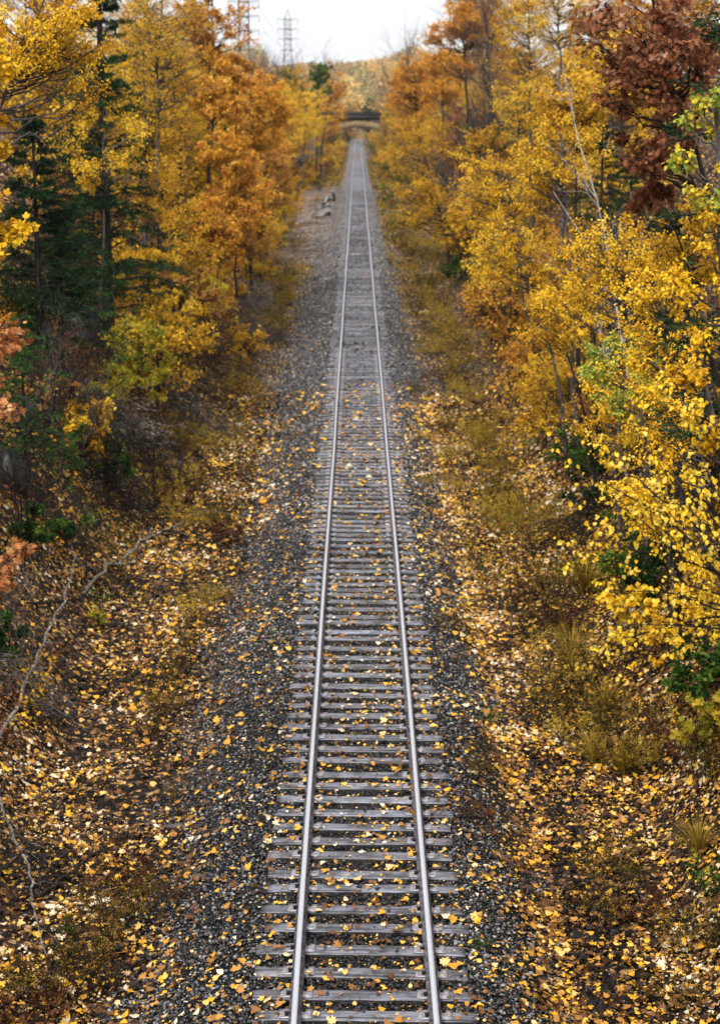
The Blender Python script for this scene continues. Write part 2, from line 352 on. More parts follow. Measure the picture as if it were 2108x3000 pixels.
# ------------------------------------------------------------------ ground sheet
xs = np.concatenate([-np.geomspace(900, 16, 26), np.arange(-15, -6, .5), np.arange(-6, 6.01, .25), np.arange(6.5, 15.5, .5), np.geomspace(16, 900, 26)])
ys = np.concatenate([np.arange(-30, 12, 2.0), np.arange(12, 70, .4), np.arange(70, 160, 1.0), np.arange(160, 260, 1.0), np.arange(260, 420, 2.0), np.arange(420, 600, 6.0), np.geomspace(605, 4000, 30)])
GX, GY = np.meshgrid(xs, ys); GZ = ground(GX, GY)
nX, nY = len(xs), len(ys); idx = np.arange(nX*nY).reshape(nY, nX)
q = np.stack([idx[:-1, :-1], idx[:-1, 1:], idx[1:, 1:], idx[1:, :-1]], -1).reshape(-1, 4)
g = obj('ground', mesh('ground', np.c_[GX.ravel(), GY.ravel(), GZ.ravel()], np.full(len(q), 4), q, M['ground'], smooth=True))
tag(g, 'stony ground and leafy banks of the railway cutting', kind='structure')

# puddles on the path left of the line
def puddle(cx, cy, rx, ry, seed, label):
    r = np.random.default_rng(seed); n = 40; a = np.arange(n)*2*math.pi/n
    rad = 1+.35*np.sin(2*a+r.random()*6)+.2*np.sin(3*a+r.random()*6)+.12*np.sin(7*a+r.random()*6)
    x, y = cx+rx*(.75+.25*rad)*np.cos(a), cy+ry*rad*np.sin(a)
    z = -.430
    m, nt, b = M.get('_w') or base_mat('puddle water'); M['_w'] = (m, nt, b)
    b.inputs['Base Color'].default_value = (.14, .13, .12, 1); b.inputs['Roughness'].default_value = .30; b.inputs['Specular IOR Level'].default_value = 1.0
    V = np.r_[np.c_[x, y, np.full(n, z)], np.c_[cx+(x-cx)*.95, cy+(y-cy)*.95, np.full(n, z-.05)]]
    L = list(range(n)); S = [n]
    for i in range(n): j = (i+1) % n; L += [i, i+n, j+n, j]; S.append(4)
    tag(obj('puddle_water', mesh('puddle_water', V, S, L, m)), label, kind='structure')
puddle(-2.9, 212, .36, 8, 1, 'farthest narrow puddle on the path left of the rails')
puddle(-3.15, 197, .78, 7.5, 2, 'second farthest puddle on the path left of the rails')
puddle(-3.5, 184, .88, 6, 3, 'middle puddle on the path left of the rails')
puddle(-3.4, 171, 1.0, 6.5, 4, 'widest pale puddle nearest the camera')
puddle(-5.6, 160, .9, 7.5, 5, 'separate puddle by the left verge')

# ------------------------------------------------------------------ track
def track_z(y): return dip(y)
PROFILE = [(-.07, 0), (.07, 0), (.07, .012), (.02, .028), (.009, .045), (.009, .118), (.034, .132), (.036, .160), (.030, .170), (-.030, .170), (-.036, .160), (-.034, .132), (-.009, .118), (-.009, .045), (-.02, .028), (-.07, .012)]
def sweep(profile, ysv, x0, wob=0):
    k = len(profile); V = []
    for i, y in enumerate(ysv):
        dx = wob*(float(vnoise(0, y, 7, 11+int(x0 > 0)))-.5)
        for px, pz in profile: V.append((x0+px+dx, y, .012+pz+track_z(y)))
    q = []
    for i in range(len(ysv)-1):
        for j in range(k):
            j2 = (j+1) % k; q.append((i*k+j, (i+1)*k+j, (i+1)*k+j2, i*k+j2))
    return V, q
yr = np.concatenate([np.arange(8, 100, 2.0), np.arange(100, 520, 4.0)])
GA = .752
for x0, side in ((-GA, 'left'), (GA, 'right')):
    t = thing('rail', (0, 0, 0), f'{side} of the two steel rails, shiny worn top over rusty flanks', 'rail', 'pair of running rails')
    body = [p for p in PROFILE[:6]]+[(.033, .131), (-.033, .131)]+PROFILE[13:]
    V, qd = sweep([PROFILE[0], PROFILE[1], PROFILE[2], PROFILE[3], PROFILE[4], PROFILE[5], PROFILE[12], PROFILE[13], PROFILE[14], PROFILE[15]], yr, x0, .02)
    obj('rail_base', mesh('rail_base', V, [4]*len(qd), qd, M['railrust']), t)
    V, qd = sweep([PROFILE[5], PROFILE[6], PROFILE[7], PROFILE[8], PROFILE[9], PROFILE[10], PROFILE[11], PROFILE[12]], yr, x0, .02)
    mi = [0 if (k % 8) == 3 else 1 for k in range(len(qd))]
    obj('rail_head', mesh('rail_head', V, [4]*len(qd), qd, [M['steelhead'], M['railrust']], mi=mi), t)
    for jy in ((21.3, 33.2) if x0 < 0 else (26.6, 38.4)):
        for s in (-1, 1):
            b = MB(); b.box((x0+s*.028, jy, .092), (.032, .9, .082))
            jb = obj('joint_bar', b.me('joint_bar', M['railrust']), t)
            for bx in (-.33, -.2, -.07, .07, .2, .33):
                bb = MB(); bb.bar((x0+s*.044, jy+bx, .092), (x0+s*.066, jy+bx, .092), .016, 6)
                obj('bolt', bb.me('bolt', M['spike']), jb)

# tie rows read off the photograph, then an even but irregular continuation
def row_to_y(v): return CAM[2]/math.tan(PITCH+math.atan((v-CY)/F_PX))
rows = [2974, 2912, 2845, 2779, 2713.8, 2660, 2597, 2558, 2504, 2462.7, 2421, 2376.7, 2338.6, 2301, 2265, 2224.6]
rows += [1450+a/2.4815 for a in (1838, 1758, 1672, 1600, 1523, 1447, 1380, 1305, 1240, 1175, 1110, 1040, 988, 920, 878, 822, 772, 722, 682, 640, 593, 550, 512, 465, 410, 365, 320, 288, 252, 218, 185, 155, 110, 78, 45, 12)]
ty = [row_to_y(v) for v in rows]
y = ty[0]
for _ in range(2): y -= .5; ty.insert(0, y)
y = ty[-1]
while y < 330:
    y += .50+.07*(random.random()-.5)*2; ty.append(y)
ty = np.array(ty)
tie_rot = R(-1.6)+np.array([R(1.1)*(random.random()-.5) for _ in ty])
tie_dx = np.array([(random.random()-.5)*.11 for _ in ty]); tie_z = np.array([(random.random()-.5)*.02-.005 for _ in ty])
def tie_mesh(seed):
    r = np.random.default_rng(seed); nx = 26; L, W, H = 2.42+.07*(r.random()-.5), .212+.02*(r.random()-.5), .17
    X = np.linspace(-L/2, L/2, nx); sec = [(-.5, -1), (-.5, -.12), (-.42, -.02), (-.2, 0), (.05, 0), (.25, 0), (.43, -.02), (.5, -.12), (.5, -1)]
    V = []
    wl = (r.random(nx)-.5)*.014; wr = (r.random(nx)-.5)*.014
    crack = r.random()*.4-.2; cs, ce = sorted(r.random(2)*nx)
    for i, x in enumerate(X):
        e = max(0, 1-min(i, nx-1-i)/1.5)*.008
        for j, (a, b) in enumerate(sec):
            yy = a*W+(wl[i] if a < -.3 else wr[i] if a > .3 else 0)
            zz = b*H-(e if b > -.5 else 0)+(r.random()-.5)*.005*(b > -.5)
            if j in (4,) and cs < i < ce and seed % 2: zz -= .022; yy += crack*.1
            V.append((x, yy, zz))
    k = len(sec); q, S = [], []
    for i in range(nx-1):
        for j in range(k-1): q += [i*k+j, (i+1)*k+j, (i+1)*k+j+1, i*k+j+1]; S.append(4)
    q += list(range(k))[::1]; S.append(k)
    q += list(range((nx-1)*k, nx*k))[::-1]; S.append(k)
    mi = [1 if (j in (0, 7)) else 0 for i in range(nx-1) for j in range(k-1)]+[1, 1]  # sides and ends get the timber with shade in its colour
    return mesh('railway_tie', V, S, q, [M['tie'], M['creosote_shade']], mi=mi)
def plate_mesh():
    # 0.36 x 0.19 x 0.014 plate with two real square holes
    gx = [-.18, -.136, -.112, .112, .136, .18]; gy = [-.095, -.012, .012, .095]
    hole = {(1, 1), (3, 1)}; V = []; S = []; L = []
    def vid(i, j, t): return (i*4+j)*2+t
    for i in range(6):
        for j in range(4):
            zt = .014 if abs(gx[i]) < .13 else .010
            V += [(gx[i], gy[j], zt), (gx[i], gy[j], 0)]
    solidc = {(i, j) for i in range(5) for j in range(3)}-hole
    for i, j in solidc:
        L += [vid(i, j, 0), vid(i+1, j, 0), vid(i+1, j+1, 0), vid(i, j+1, 0)]; S.append(4)
        for (ni, nj), (a, b_) in {(i-1, j): ((i, j+1), (i, j)), (i+1, j): ((i+1, j), (i+1, j+1)), (i, j-1): ((i, j), (i+1, j)), (i, j+1): ((i+1, j+1), (i, j+1))}.items():
            if (ni, nj) not in solidc: L += [vid(*a, 0), vid(*a, 1), vid(*b_, 1), vid(*b_, 0)]; S.append(4)
    return mesh('tie_plate', V, S, L, M['plate'])
def spike_mesh(sx):
    b = MB(); x, yy = sx*.092, -.05 if sx < 0 else .045
    V = np.array([(-.016, -.014, -.03), (.016, -.014, -.03), (.016, .014, -.03), (-.016, .014, -.03), (-.017, -.015, .04), (.017, -.015, .04), (.017, .015, .04), (-.017, .015, .04), (-.03, -.02, .047), (.024, -.018, .047), (.024, .018, .047), (-.03, .02, .047), (-.02, -.013, .06), (.016, -.011, .058), (.016, .011, .058), (-.02, .013, .06)])
    V[:, 0] *= sx*1.0; V += [x, yy, 0]
    F = [(0, 3, 2, 1)]+[(a+i, a+(i+1) % 4, a+4+(i+1) % 4, a+4+i) for a in (0, 4, 8) for i in range(4)]+[(12, 13, 14, 15)]
    b.add(V, F); return b.me('spike', M['spike'])
def anchor_mesh():
    b = MB(); b.box((-.075, .115, .005), (.05, .03, .05), jit=.008); b.box((.078, .115, .0), (.045, .028, .045), jit=.008); b.box((0, .115, -.022), (.17, .018, .016))
    return b.me('rail_anchor', M['spike'])
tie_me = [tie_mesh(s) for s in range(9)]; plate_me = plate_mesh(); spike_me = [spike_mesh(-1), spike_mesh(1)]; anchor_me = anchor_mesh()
NT = 300
for i, y in enumerate(ty[:NT]):
    k = i-2
    lab = (f'wet grey wooden tie, {ordinal(k+1)} tie up from the bottom edge of the photo' if 0 <= k < 40 else 'wet grey wooden tie in the closely packed rows farther up the track' if k >= 0 else 'wet grey wooden tie just below the lower edge of the view')
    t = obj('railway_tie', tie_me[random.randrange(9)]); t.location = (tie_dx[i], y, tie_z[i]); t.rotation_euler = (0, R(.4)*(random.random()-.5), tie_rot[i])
    if random.random() < .5: t.rotation_euler[2] += math.pi
    fl = -1 if t.rotation_euler[2] > 1 else 1
    tag(t, lab, 'railway tie', 'wooden ties under the rails')
    if i < 110:
        for s in (-1, 1):
            p = obj('tie_plate', plate_me, t, ((s*GA-tie_dx[i])*fl, (random.random()-.5)*.02, .001))
            if i < 46:
                for q_ in spike_me: obj('spike', q_, p)
rest = MB()
for i, y in enumerate(ty[NT:]): rest.box((tie_dx[i], y, -.085+track_z(y)), (2.42, .21, .17), tie_rot[i], .01)
for y in np.arange(395, 470, .52): rest.box((0, y, -.085+track_z(y)), (2.56, .22, .17), 0, .01)
tag(obj('distant_ties', rest.me('distant_ties', M['tie'])), 'rows of far ties merging into a grey band under the rails', kind='stuff')

def on_tie(x, y, mrg=0.0):
    j = np.clip(np.searchsorted(ty, y), 1, len(ty)-1); j = np.where(np.abs(ty[j]-y) < np.abs(ty[j-1]-y), j, j-1)
    dy = np.abs(y-(ty[j]+np.tan(tie_rot[j])*x)); return (dy < .115+mrg) & (np.abs(x-tie_dx[j]) < 1.22+mrg)

# ------------------------------------------------------------------ ballast stones
def dry(x, y):
    k = np.ones(np.shape(x), bool)
    for a, b_, rx, ry in PUD: k &= ((x-a)/rx)**2+((y-b_)/ry)**2 > 1
    return k
def in_view(x, y, z, m=140):
    u, v = project(np.stack([x, y, z], -1)); return (u > -m) & (u < 2108+m) & (v < 3000+m) & (v > -600)
def stones(n, xr, yr_, dens_fn, smin, smax, seed):
    r = np.random.default_rng(seed)
    x = r.uniform(*xr, n); y = yr_[0]*(yr_[1]/yr_[0])**r.random(n)
    keep = (r.random(n) < dens_fn(x, y)) & in_view(x, y, x*0) & dry(x, y); x, y = x[keep], y[keep]
    t = on_tie(x, y, .0); kt = (~t) | (r.random(len(x)) < .012+.5*sm((y-45)/70)*(vnoise(x, y, 1.9, 61) > .5)); x, y, t = x[kt], y[kt], t[kt]
    rail = np.abs(np.abs(x)-GA) < .10; x, y, t = x[~rail], y[~rail], t[~rail]
    z = np.where(t, .012, ground(x, y)+.004+.03*(r.random(len(x))-.35)*(1+.0*x))
    N = len(x); s = smin+(smax-smin)*r.random(N)**1.8; s = s*np.clip(y/26, 1, 2.4)**.7
    phi = (1+5**.5)/2
    ico = np.array([(-1, phi, 0), (1, phi, 0), (-1, -phi, 0), (1, -phi, 0), (0, -1, phi), (0, 1, phi), (0, -1, -phi), (0, 1, -phi), (phi, 0, -1), (phi, 0, 1), (-phi, 0, -1), (-phi, 0, 1)])/1.9
    fc = np.array([(0, 11, 5), (0, 5, 1), (0, 1, 7), (0, 7, 10), (0, 10, 11), (1, 5, 9), (5, 11, 4), (11, 10, 2), (10, 7, 6), (7, 1, 8), (3, 9, 4), (3, 4, 2), (3, 2, 6), (3, 6, 8), (3, 8, 9), (4, 9, 5), (2, 4, 11), (6, 2, 10), (8, 6, 7), (9, 8, 1)])
    V = np.broadcast_to(ico, (N, 12, 3)).copy()*(1+.55*(r.random((N, 12, 1))-.5))
    V *= np.stack([.8+.6*r.random(N), .6+.4*r.random(N), .35+.45*r.random(N)], -1)[:, None, :]
    a = r.random(N)*6.283; ca, sa = np.cos(a)[:, None], np.sin(a)[:, None]
    tl = (r.random(N)-.5)[:, None]*1.2
    V = np.stack([V[..., 0], V[..., 1]*np.cos(tl)-V[..., 2]*np.sin(tl), V[..., 1]*np.sin(tl)+V[..., 2]*np.cos(tl)], -1)
    V = np.stack([V[..., 0]*ca-V[..., 1]*sa, V[..., 0]*sa+V[..., 1]*ca, V[..., 2]], -1)*s[:, None, None]*.5
    V += np.stack([x, y, z], -1)[:, None, :]
    loops = (np.arange(N)[:, None, None]*12+fc[None]).reshape(-1)
    c_ = r.random(N); c_ = np.where(np.abs(x) < .95, c_*.72, np.clip(c_*1.0+.06, 0, 1)); c_ = np.clip(c_+.22*sm((y-60)/90), 0, 1)  # last step pales stones with distance, painting in grazing sky sheen
    return V.reshape(-1, 3), np.full(N*20, 3), loops, np.repeat(c_, 20)
def bdens(x, y):
    ax = np.abs(x); d = np.where(x < 0, 1-sm((ax-2.5+.8*(vnoise(x, y, .7, 5)-.5)-.012*np.clip(y-25, 0, 60))/.7), 1-.9*sm((ax-1.75+.8*(vnoise(x, y, .6, 6)-.5))/.6))
    return np.clip(d, .10, 1)
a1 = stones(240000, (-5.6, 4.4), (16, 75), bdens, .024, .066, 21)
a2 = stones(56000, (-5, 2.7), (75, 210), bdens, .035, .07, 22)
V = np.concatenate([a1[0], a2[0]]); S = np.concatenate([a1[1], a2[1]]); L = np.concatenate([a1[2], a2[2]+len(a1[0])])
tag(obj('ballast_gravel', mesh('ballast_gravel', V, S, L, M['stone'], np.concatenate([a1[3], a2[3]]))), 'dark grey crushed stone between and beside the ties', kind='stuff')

# ------------------------------------------------------------------ fallen leaves
def litter(n, xr, yr_, dens_fn, smin, smax, seed, shapes):
    r = np.random.default_rng(seed); out = []
    x = r.uniform(*xr, n); y = yr_[0]*(yr_[1]/yr_[0])**r.random(n)
    z0 = ground(x, y)
    keep = (r.random(n) < dens_fn(x, y)) & in_view(x, y, z0) & dry(x, y); x, y = x[keep], y[keep]
    hid = np.abs(np.abs(x)-GA) < .085; x, y = x[~hid], y[~hid]
    N = len(x); t = on_tie(x, y)
    e = .15; gx = (ground(x+e, y)-ground(x-e, y))/(2*e); gy = (ground(x, y+e)-ground(x, y-e))/(2*e)
    flat = np.abs(x) < 1.4; gx = np.where(flat, 0, gx); gy = np.where(flat, 0, gy)
    z = np.where(t, .008+.01*r.random(N), ground(x, y)+.022+.035*r.random(N))
    nrm = np.stack([-gx, -gy, np.ones(N)], -1)+(r.random((N, 3))-.5)*np.where(t, .35, 1.0)[:, None]
    L = r.normal(size=(N, 3)); L -= nrm*(np.sum(L*nrm, 1)/np.sum(nrm*nrm, 1))[:, None]
    s = smin+(smax-smin)*r.random(N)**3; s = s*np.clip(y/30, 1, 3)**.55
    c = r.random(N); patch = vnoise(x, y, 1.3, 9)
    rnd = np.clip(c**np.where(x < 0, 1.6, 1.35)*.98-.6*(patch-.5), 0, 1)
    rnd = np.where(np.abs(x) < 2.5, np.clip(rnd*.7+.32, 0, 1), rnd)
    k = r.integers(0, len(shapes), N)
    for i, shp in enumerate(shapes):
        m = k == i; out.append(leaves(np.stack([x, y, z], -1)[m], L[m], nrm[m], s[m]*(1 if shp is MAPLE else .85), shp, rnd[m], 1.2, r))
    return out
def ldens(x, y):
    ax = np.abs(x)
    mid = 1.05*np.where(x < 0, .045+.04*vnoise(x, y, 1.1, 7), .06+.03*vnoise(x, y, 1.1, 8))
    out = np.where(x < 0, sm((ax-2.3+.9*(vnoise(x, y, .8, 5)-.5))/.9), sm((ax-1.5+.8*(vnoise(x, y, .8, 6)-.5))/1.3))
    return mid+(.2+.75*sm((vnoise(x, y, .9, 12)+.5*vnoise(x, y, .35, 14)-.35)/.6))*out*np.where(x < 0, .58, .75)
lf = litter(520000, (-9, 8.5), (16, 62), ldens, .030, .130, 31, [MAPLE, OVATE, MAPLE, OVATE, OAK])
lf += litter(110000, (-16, 15), (62, 230), ldens, .05, .10, 32, [RHOMB])
V, S, L = cat_mesh([a[:3] for a in lf])
tag(obj('leaf_litter', mesh('leaf_litter', V, S, L, M['litter'], np.concatenate([a[3] for a in lf]))), 'yellow, tan and brown fallen leaves scattered over stones and banks', kind='stuff')

# ------------------------------------------------------------------ trees
def bez(a, b, k, lift, r, wob):
    t = np.linspace(0, 1, k)[None, :, None]; d = np.linalg.norm(b-a, axis=1)[:, None, None]
    P = a[:, None]*(1-t)+b[:, None]*t
    P[:, :, 2] += (lift*d[:, :, 0]*4*(t*(1-t))[:, :, 0])
    n = r.normal(size=P.shape)*wob*d; n[:, 0] = 0; n[:, -1] = 0
    return P+n
def tree_parts(r, top, clumps, cr, nleaf, lsize, shape, r0, droop=.4, twigs=6, flat=.7, lift=-.06, trunk_sides=7, straight=.006, up=.32, branch_r=.22):
    """geometry relative to the trunk foot at the origin"""
    top = np.asarray(top, float); k = 9; t = np.linspace(0, 1, k)
    H = top[2]
    TP = np.stack([top[0]*t**1.5, top[1]*t**1.5, H*t], -1)[None]; TP[0, 1:-1, :2] += r.normal(size=(k-2, 2))*straight*H
    TP[0, 0, 2] = -.5
    TR = (r0*(1-.86*t)*(1+.35*np.exp(-t*14)))[None]
    parts = [tubes(TP, TR, trunk_sides)]
    C = np.asarray(clumps, float); cr = np.asarray(cr, float); n = len(C)
    hd = np.hypot(C[:, 0]-np.interp(C[:, 2], TP[0, :, 2], TP[0, :, 0]), C[:, 1]-np.interp(C[:, 2], TP[0, :, 2], TP[0, :, 1]))
    za = np.clip(C[:, 2]-up*hd-.2, min(H*.4, float(C[:, 2].min())), H*.97)
    A = np.stack([np.interp(za, TP[0, :, 2], TP[0, :, i]) for i in range(3)], -1)
    tr = np.interp(za, TP[0, :, 2], TR[0])
    BP = bez(A, C, 6, lift, r, .035); br = np.minimum(tr*.7, branch_r*r0+.006*hd*.5)
    parts.append(tubes(BP, br[:, None]*np.linspace(1, .28, 6)[None]+.002, 5))
    # twigs start on the outer half of each branch
    ti = np.repeat(np.arange(n), twigs); st = BP[ti, r.integers(3, 6, len(ti))]
    dv = r.normal(size=(len(ti), 3)); dv /= np.linalg.norm(dv, axis=1, keepdims=True); dv[:, 2] *= flat
    bd = C-A; bd /= np.linalg.norm(bd, axis=1, keepdims=True)+1e-6
    en = C[ti]+dv*cr[ti][:, None]*(.45+.75*r.random((len(ti), 1)))+bd[ti]*cr[ti][:, None]*.25
    TW = bez(st, en, 4, .03-.1*droop, r, .05)
    parts.append(tubes(TW, (br[ti]*.26+.0015)[:, None]*np.linspace(1, .35, 4)[None], 3))
    wood = cat_mesh(parts)
    if nleaf == 0: return wood, None
    j = r.integers(0, len(ti), nleaf); f = r.random(nleaf)**.7*3*.999
    i0 = f.astype(int); fr = (f-i0)[:, None]
    P = TW[j, i0]*(1-fr)+TW[j, i0+1]*fr + r.normal(size=(nleaf, 3))*(cr[ti[j]]*.13)[:, None]
    td = TW[j, 3]-TW[j, 0]; td /= np.linalg.norm(td, axis=1, keepdims=True)+1e-6
    Ld = td*.6+r.normal(size=(nleaf, 3))*.55; Ld[:, 2] -= droop
    Nn = r.normal(size=(nleaf, 3))*.6; Nn[:, 2] += .8; Nn[:, 1] -= .35
    s = lsize*(.65+.6*r.random(nleaf))
    crn = r.random(n); rnd = np.clip(.5*crn[ti[j]]+.5*r.random(nleaf)-.25*(r.random(nleaf) < .12), 0, 1)
    lv = leaves(P, Ld, Nn, s, shape, rnd, .6, r)
    return wood, lv
def crown_clumps(r, centre, rad, n, cr, gaps=.0):
    d = r.normal(size=(n*3, 3)); d /= np.linalg.norm(d, axis=1, keepdims=True)
    rr = r.random(len(d))**(1/2.4)
    P = centre+d*rr[:, None]*np.asarray(rad)
    # carve gaps so light shows through
    keep = vnoise(P[:, 0]*1.0+P[:, 1]*.5, P[:, 2]+P[:, 1]*.3, max(rad)*.45, int(r.integers(99))) > gaps
    P = P[keep][:n]
    return P, cr*(.6+.7*r.random(len(P)))
SPEC = {  # leaf material, bark, leaf outline near, leaf size, droop, clump factor
    'birch': dict(m='yellow', bark='greybark', shp=OVATE, ls=.050, droop=.9, name='birch_tree', adj='yellow birch'),
    'turning': dict(m='birchgreen', bark='greybark', shp=OVATE, ls=.050, droop=.9, name='birch_tree', adj='green and yellow birch'),
    'maple': dict(m='yellow', bark='bark', shp=MAPLE, ls=.085, droop=.3, name='maple_tree', adj='yellow maple'),
    'gold': dict(m='gold', bark='bark', shp=OVATE, ls=.062, droop=.5, name='beech_tree', adj='golden beech'),
    'orange': dict(m='orange', bark='bark', shp=OAK, ls=.14, droop=.2, name='oak_tree', adj='orange oak'),
    'rust': dict(m='rust', bark='bark', shp=OAK, ls=.125, droop=.5, name='oak_tree', adj='rust brown oak'),
    'pinkoak': dict(m='oakpink', bark='bark', shp=OAK, ls=.115, droop=.5, name='oak_sapling', adj='pale orange oak'),
    'tan': dict(m='tan', bark='bark', shp=MAPLE, ls=.10, droop=.3, name='maple_tree', adj='tan leaved maple'),
    'green': dict(m='green', bark='bark', shp=OVATE, ls=.08, droop=.4, name='broadleaf_tree', adj='dull green broadleaf'),
    'lime': dict(m='lime', bark='bark', shp=MAPLE, ls=.09, droop=.4, name='maple_sapling', adj='yellow green maple'),
}
def link_tree(name, loc, label, cat, group, wood, lv, bark, leafm, crown='crown'):
    t = thing(name, loc, label, cat, group)
    obj('trunk', mesh('trunk', *wood, M[bark], smooth=True), t)
    if lv is not None: obj(crown, mesh(crown, lv[0], lv[1], lv[2], M[leafm], lv[3]), t)
    return t
LABELS = set()
def hit(u, v, dz, y=24.0):
    for _ in range(40):   # walk the sight line down to the ground plus dz
        p = unproj(u, v, y); g_ = gz(p[0], y)+dz
        y = .5*y+.5*max(12, min(300, (g_-CAM[2])/((p[2]-CAM[2])/y)))
    return y
def hand_tree(kind, u, v, ru, rv, d, label, nleaf, base=None, ncl=None, seed=0, ls=None, group=None, bark=None, crf=.30, cat='tree', gaps=.32, name=None, deep=1.0, twigs=7):
    """crown seen around (u,v) with half sizes ru,rv in the 1613 px copy, at distance d"""
    sp = SPEC[kind]; r = np.random.default_rng(1000+seed+int(u*7+v*3+d))
    low = cat != 'tree'
    if low:
        d = hit(u, v+rv, 0); base = None
    c = unproj(u, v, d); px = d/3979*1.01
    rx, rz = ru*px, rv*px; ry = rx*deep
    side = 1 if c[0] > 0 else -1
    if base is None:
        bx = side*max(abs(c[0])+.25*rx, 5.6); base = (c[0], d) if low else (bx, d+.3)
    b = np.array([base[0], base[1], gz(*base)])
    ncl = ncl or max(10, int(nleaf/60))
    C, cr = crown_clumps(r, c-b, (rx, ry, rz), ncl, crf*min(rx, rz)*1.0, gaps)
    top = (c-b)+np.array([0, 0, rz*.75])
    if top[2] < .8: top[2] = .8
    shp = sp['shp'] if d < 42 else RHOMB
    size = (ls or sp['ls'])*(.8 if d < 22 else .92 if d < 42 else 1.25); nleaf = int(nleaf*(1.25 if d >= 42 else 1.8 if d > 22 else 1.4))
    if d >= 42 and kind in ('orange', 'tan', 'rust'): size *= .78; nleaf = int(nleaf*1.45)
    r0 = max(.015, .0085*np.linalg.norm(top)+.006)
    wood, lv = tree_parts(r, top, C, cr, nleaf, size, shp, r0, sp['droop'], twigs=twigs)
    assert label not in LABELS, label
    LABELS.add(label)
    return link_tree(name or sp['name'], b, label, cat, group, wood, lv, bark or sp['bark'], sp['m'])

def conifer(name, base, h, rad, nb, label, group, seed, cat='tree', z0=.12, dens=26, tilt=-.12, nl=.10, mat='needle'):
    r = np.random.default_rng(seed); b = np.array([base[0], base[1], gz(*base)])
    TP = np.array([[[0, 0, -.4], [0, 0, h*.5], [0, 0, h]]]); TR = np.array([[.016*h, .011*h, .004*h]])
    t = z0+(1-z0)*r.random(nb)**.9; a = r.random(nb)*6.283
    ln = rad*(1-t)**.75*(.6+.5*r.random(nb))+.12
    A = np.stack([t*0, t*0, t*h], -1); E = A+np.stack([np.cos(a)*ln, np.sin(a)*ln, ln*(tilt+.35*t)], -1)
    BP = bez(A, E, 6, .10, r, .03)
    wood = cat_mesh([tubes(TP, TR, 7), tubes(BP, (.012*ln+.004)[:, None]*np.linspace(1, .3, 6)[None], 4)])
    # side sprays, then needle tufts along them
    ns = 9; j = np.repeat(np.arange(nb), ns); f = (.15+.85*r.random(len(j)))*5*.999; i0 = f.astype(int); fr = (f-i0)[:, None]
    S0 = BP[j, i0]*(1-fr)+BP[j, i0+1]*fr; bd = E[j]-A[j]; bl = np.linalg.norm(bd, axis=1, keepdims=True); bd /= bl
    sidev = np.cross(bd, [0, 0, 1.]); sg = np.where(r.random(len(j)) < .5, -1, 1)[:, None]
    S1 = S0+(bd*.55+sidev*sg*.8+r.normal(size=S0.shape)*.18)*bl*.24
    nn = dens; k = np.repeat(np.arange(len(j)), nn); q = r.random(len(k))[:, None]
    P = S0[k]*(1-q)+S1[k]*q; sd_ = S1[k]-S0[k]; sd_ /= np.linalg.norm(sd_, axis=1, keepdims=True)+1e-6
    Ld = sd_*.7+r.normal(size=P.shape)*.65
    lv = leaves(P, Ld, r.normal(size=P.shape), nl*(.6+.8*r.random(len(k))), NEEDLE, np.clip(.5*r.random(len(j))[k]+.5*r.random(len(k)), 0, 1), 0, r)
    return link_tree(name, b, label, cat, group, wood, lv, 'bark', mat)

def bare_parts(r, h, spread, n1, n2, n3, r0, lean=(0, 0), droop=0.0):
    TP = np.zeros((1, 7, 3)); t = np.linspace(0, 1, 7); TP[0, :, 2] = h*.8*t; TP[0, :, 0] = lean[0]*t**1.4; TP[0, :, 1] = lean[1]*t**1.4
    TP[0, 1:, :2] += r.normal(size=(6, 2))*.03*h; TP[0, 0, 2] = -.2
    TR = (r0*(1-.8*t))[None]; parts = [tubes(TP, TR, 7)]
    def children(P, rad, n, ln, ang):
        j = np.repeat(np.arange(len(P)), n); f = (.25+.75*r.random(len(j)))*(P.shape[1]-1)*.999; i0 = f.astype(int); fr = (f-i0)[:, None]
        S = P[j, i0]*(1-fr)+P[j, i0+1]*fr; d = P[j, i0+1]-P[j, i0]; d /= np.linalg.norm(d, axis=1, keepdims=True)
        d2 = d+r.normal(size=d.shape)*ang; d2[:, 2] += .25-droop; d2 /= np.linalg.norm(d2, axis=1, keepdims=True)
        E = S+d2*(ln*(.5+.8*r.random(len(j))))[:, None]
        Q = bez(S, E, 5, -.04, r, .03); rr = rad[j, i0]*.5
        return Q, rr[:, None]*np.linspace(1, .3, 5)[None]+.0012
    Q1, R1 = children(TP, TR, n1, spread, .7); parts.append(tubes(Q1, R1, 5))
    Q2, R2 = children(Q1, R1, n2, spread*.55, .5); parts.append(tubes(Q2, R2, 3))
    if n3: Q3, R3 = children(Q2, R2, n3, spread*.3, .5); parts.append(tubes(Q3, R3, 3))
    return cat_mesh(parts)

# --- hand placed trees: left bank
L_ = 'left bank'
hand_tree('maple', -70, 110, 130, 75, 20, 'bright yellow maple limb reaching in from the left edge, top tier', 1500, base=(-7.2, 19), seed=1, gaps=.25)
hand_tree('maple', -60, 285, 125, 62, 20.5, 'bright yellow maple at the left edge, middle tier of leaves', 1100, base=(-7.0, 20.5), seed=2, gaps=.25)
hand_tree('maple', -60, 470, 160, 90, 19.5, 'bright yellow maple drooping low at the left edge, under two other tiers', 1500, base=(-6.7, 18), seed=3, gaps=.25)
hand_tree('birch', 110, 120, 150, 165, 30, 'tall birch with small yellow leaves before the dark pine, upper left', 5200, base=(-8.2, 31), seed=4, gaps=.3, crf=.2)
hand_tree('birch', 240, 340, 110, 90, 52, 'low yellow birch spray below the dark pine on the left', 3200, seed=5)
hand_tree('birch', 370, 100, 112, 190, 72, 'broad bright yellow birch beside the pine, upper left', 9000, seed=6, crf=.24, gaps=.22)
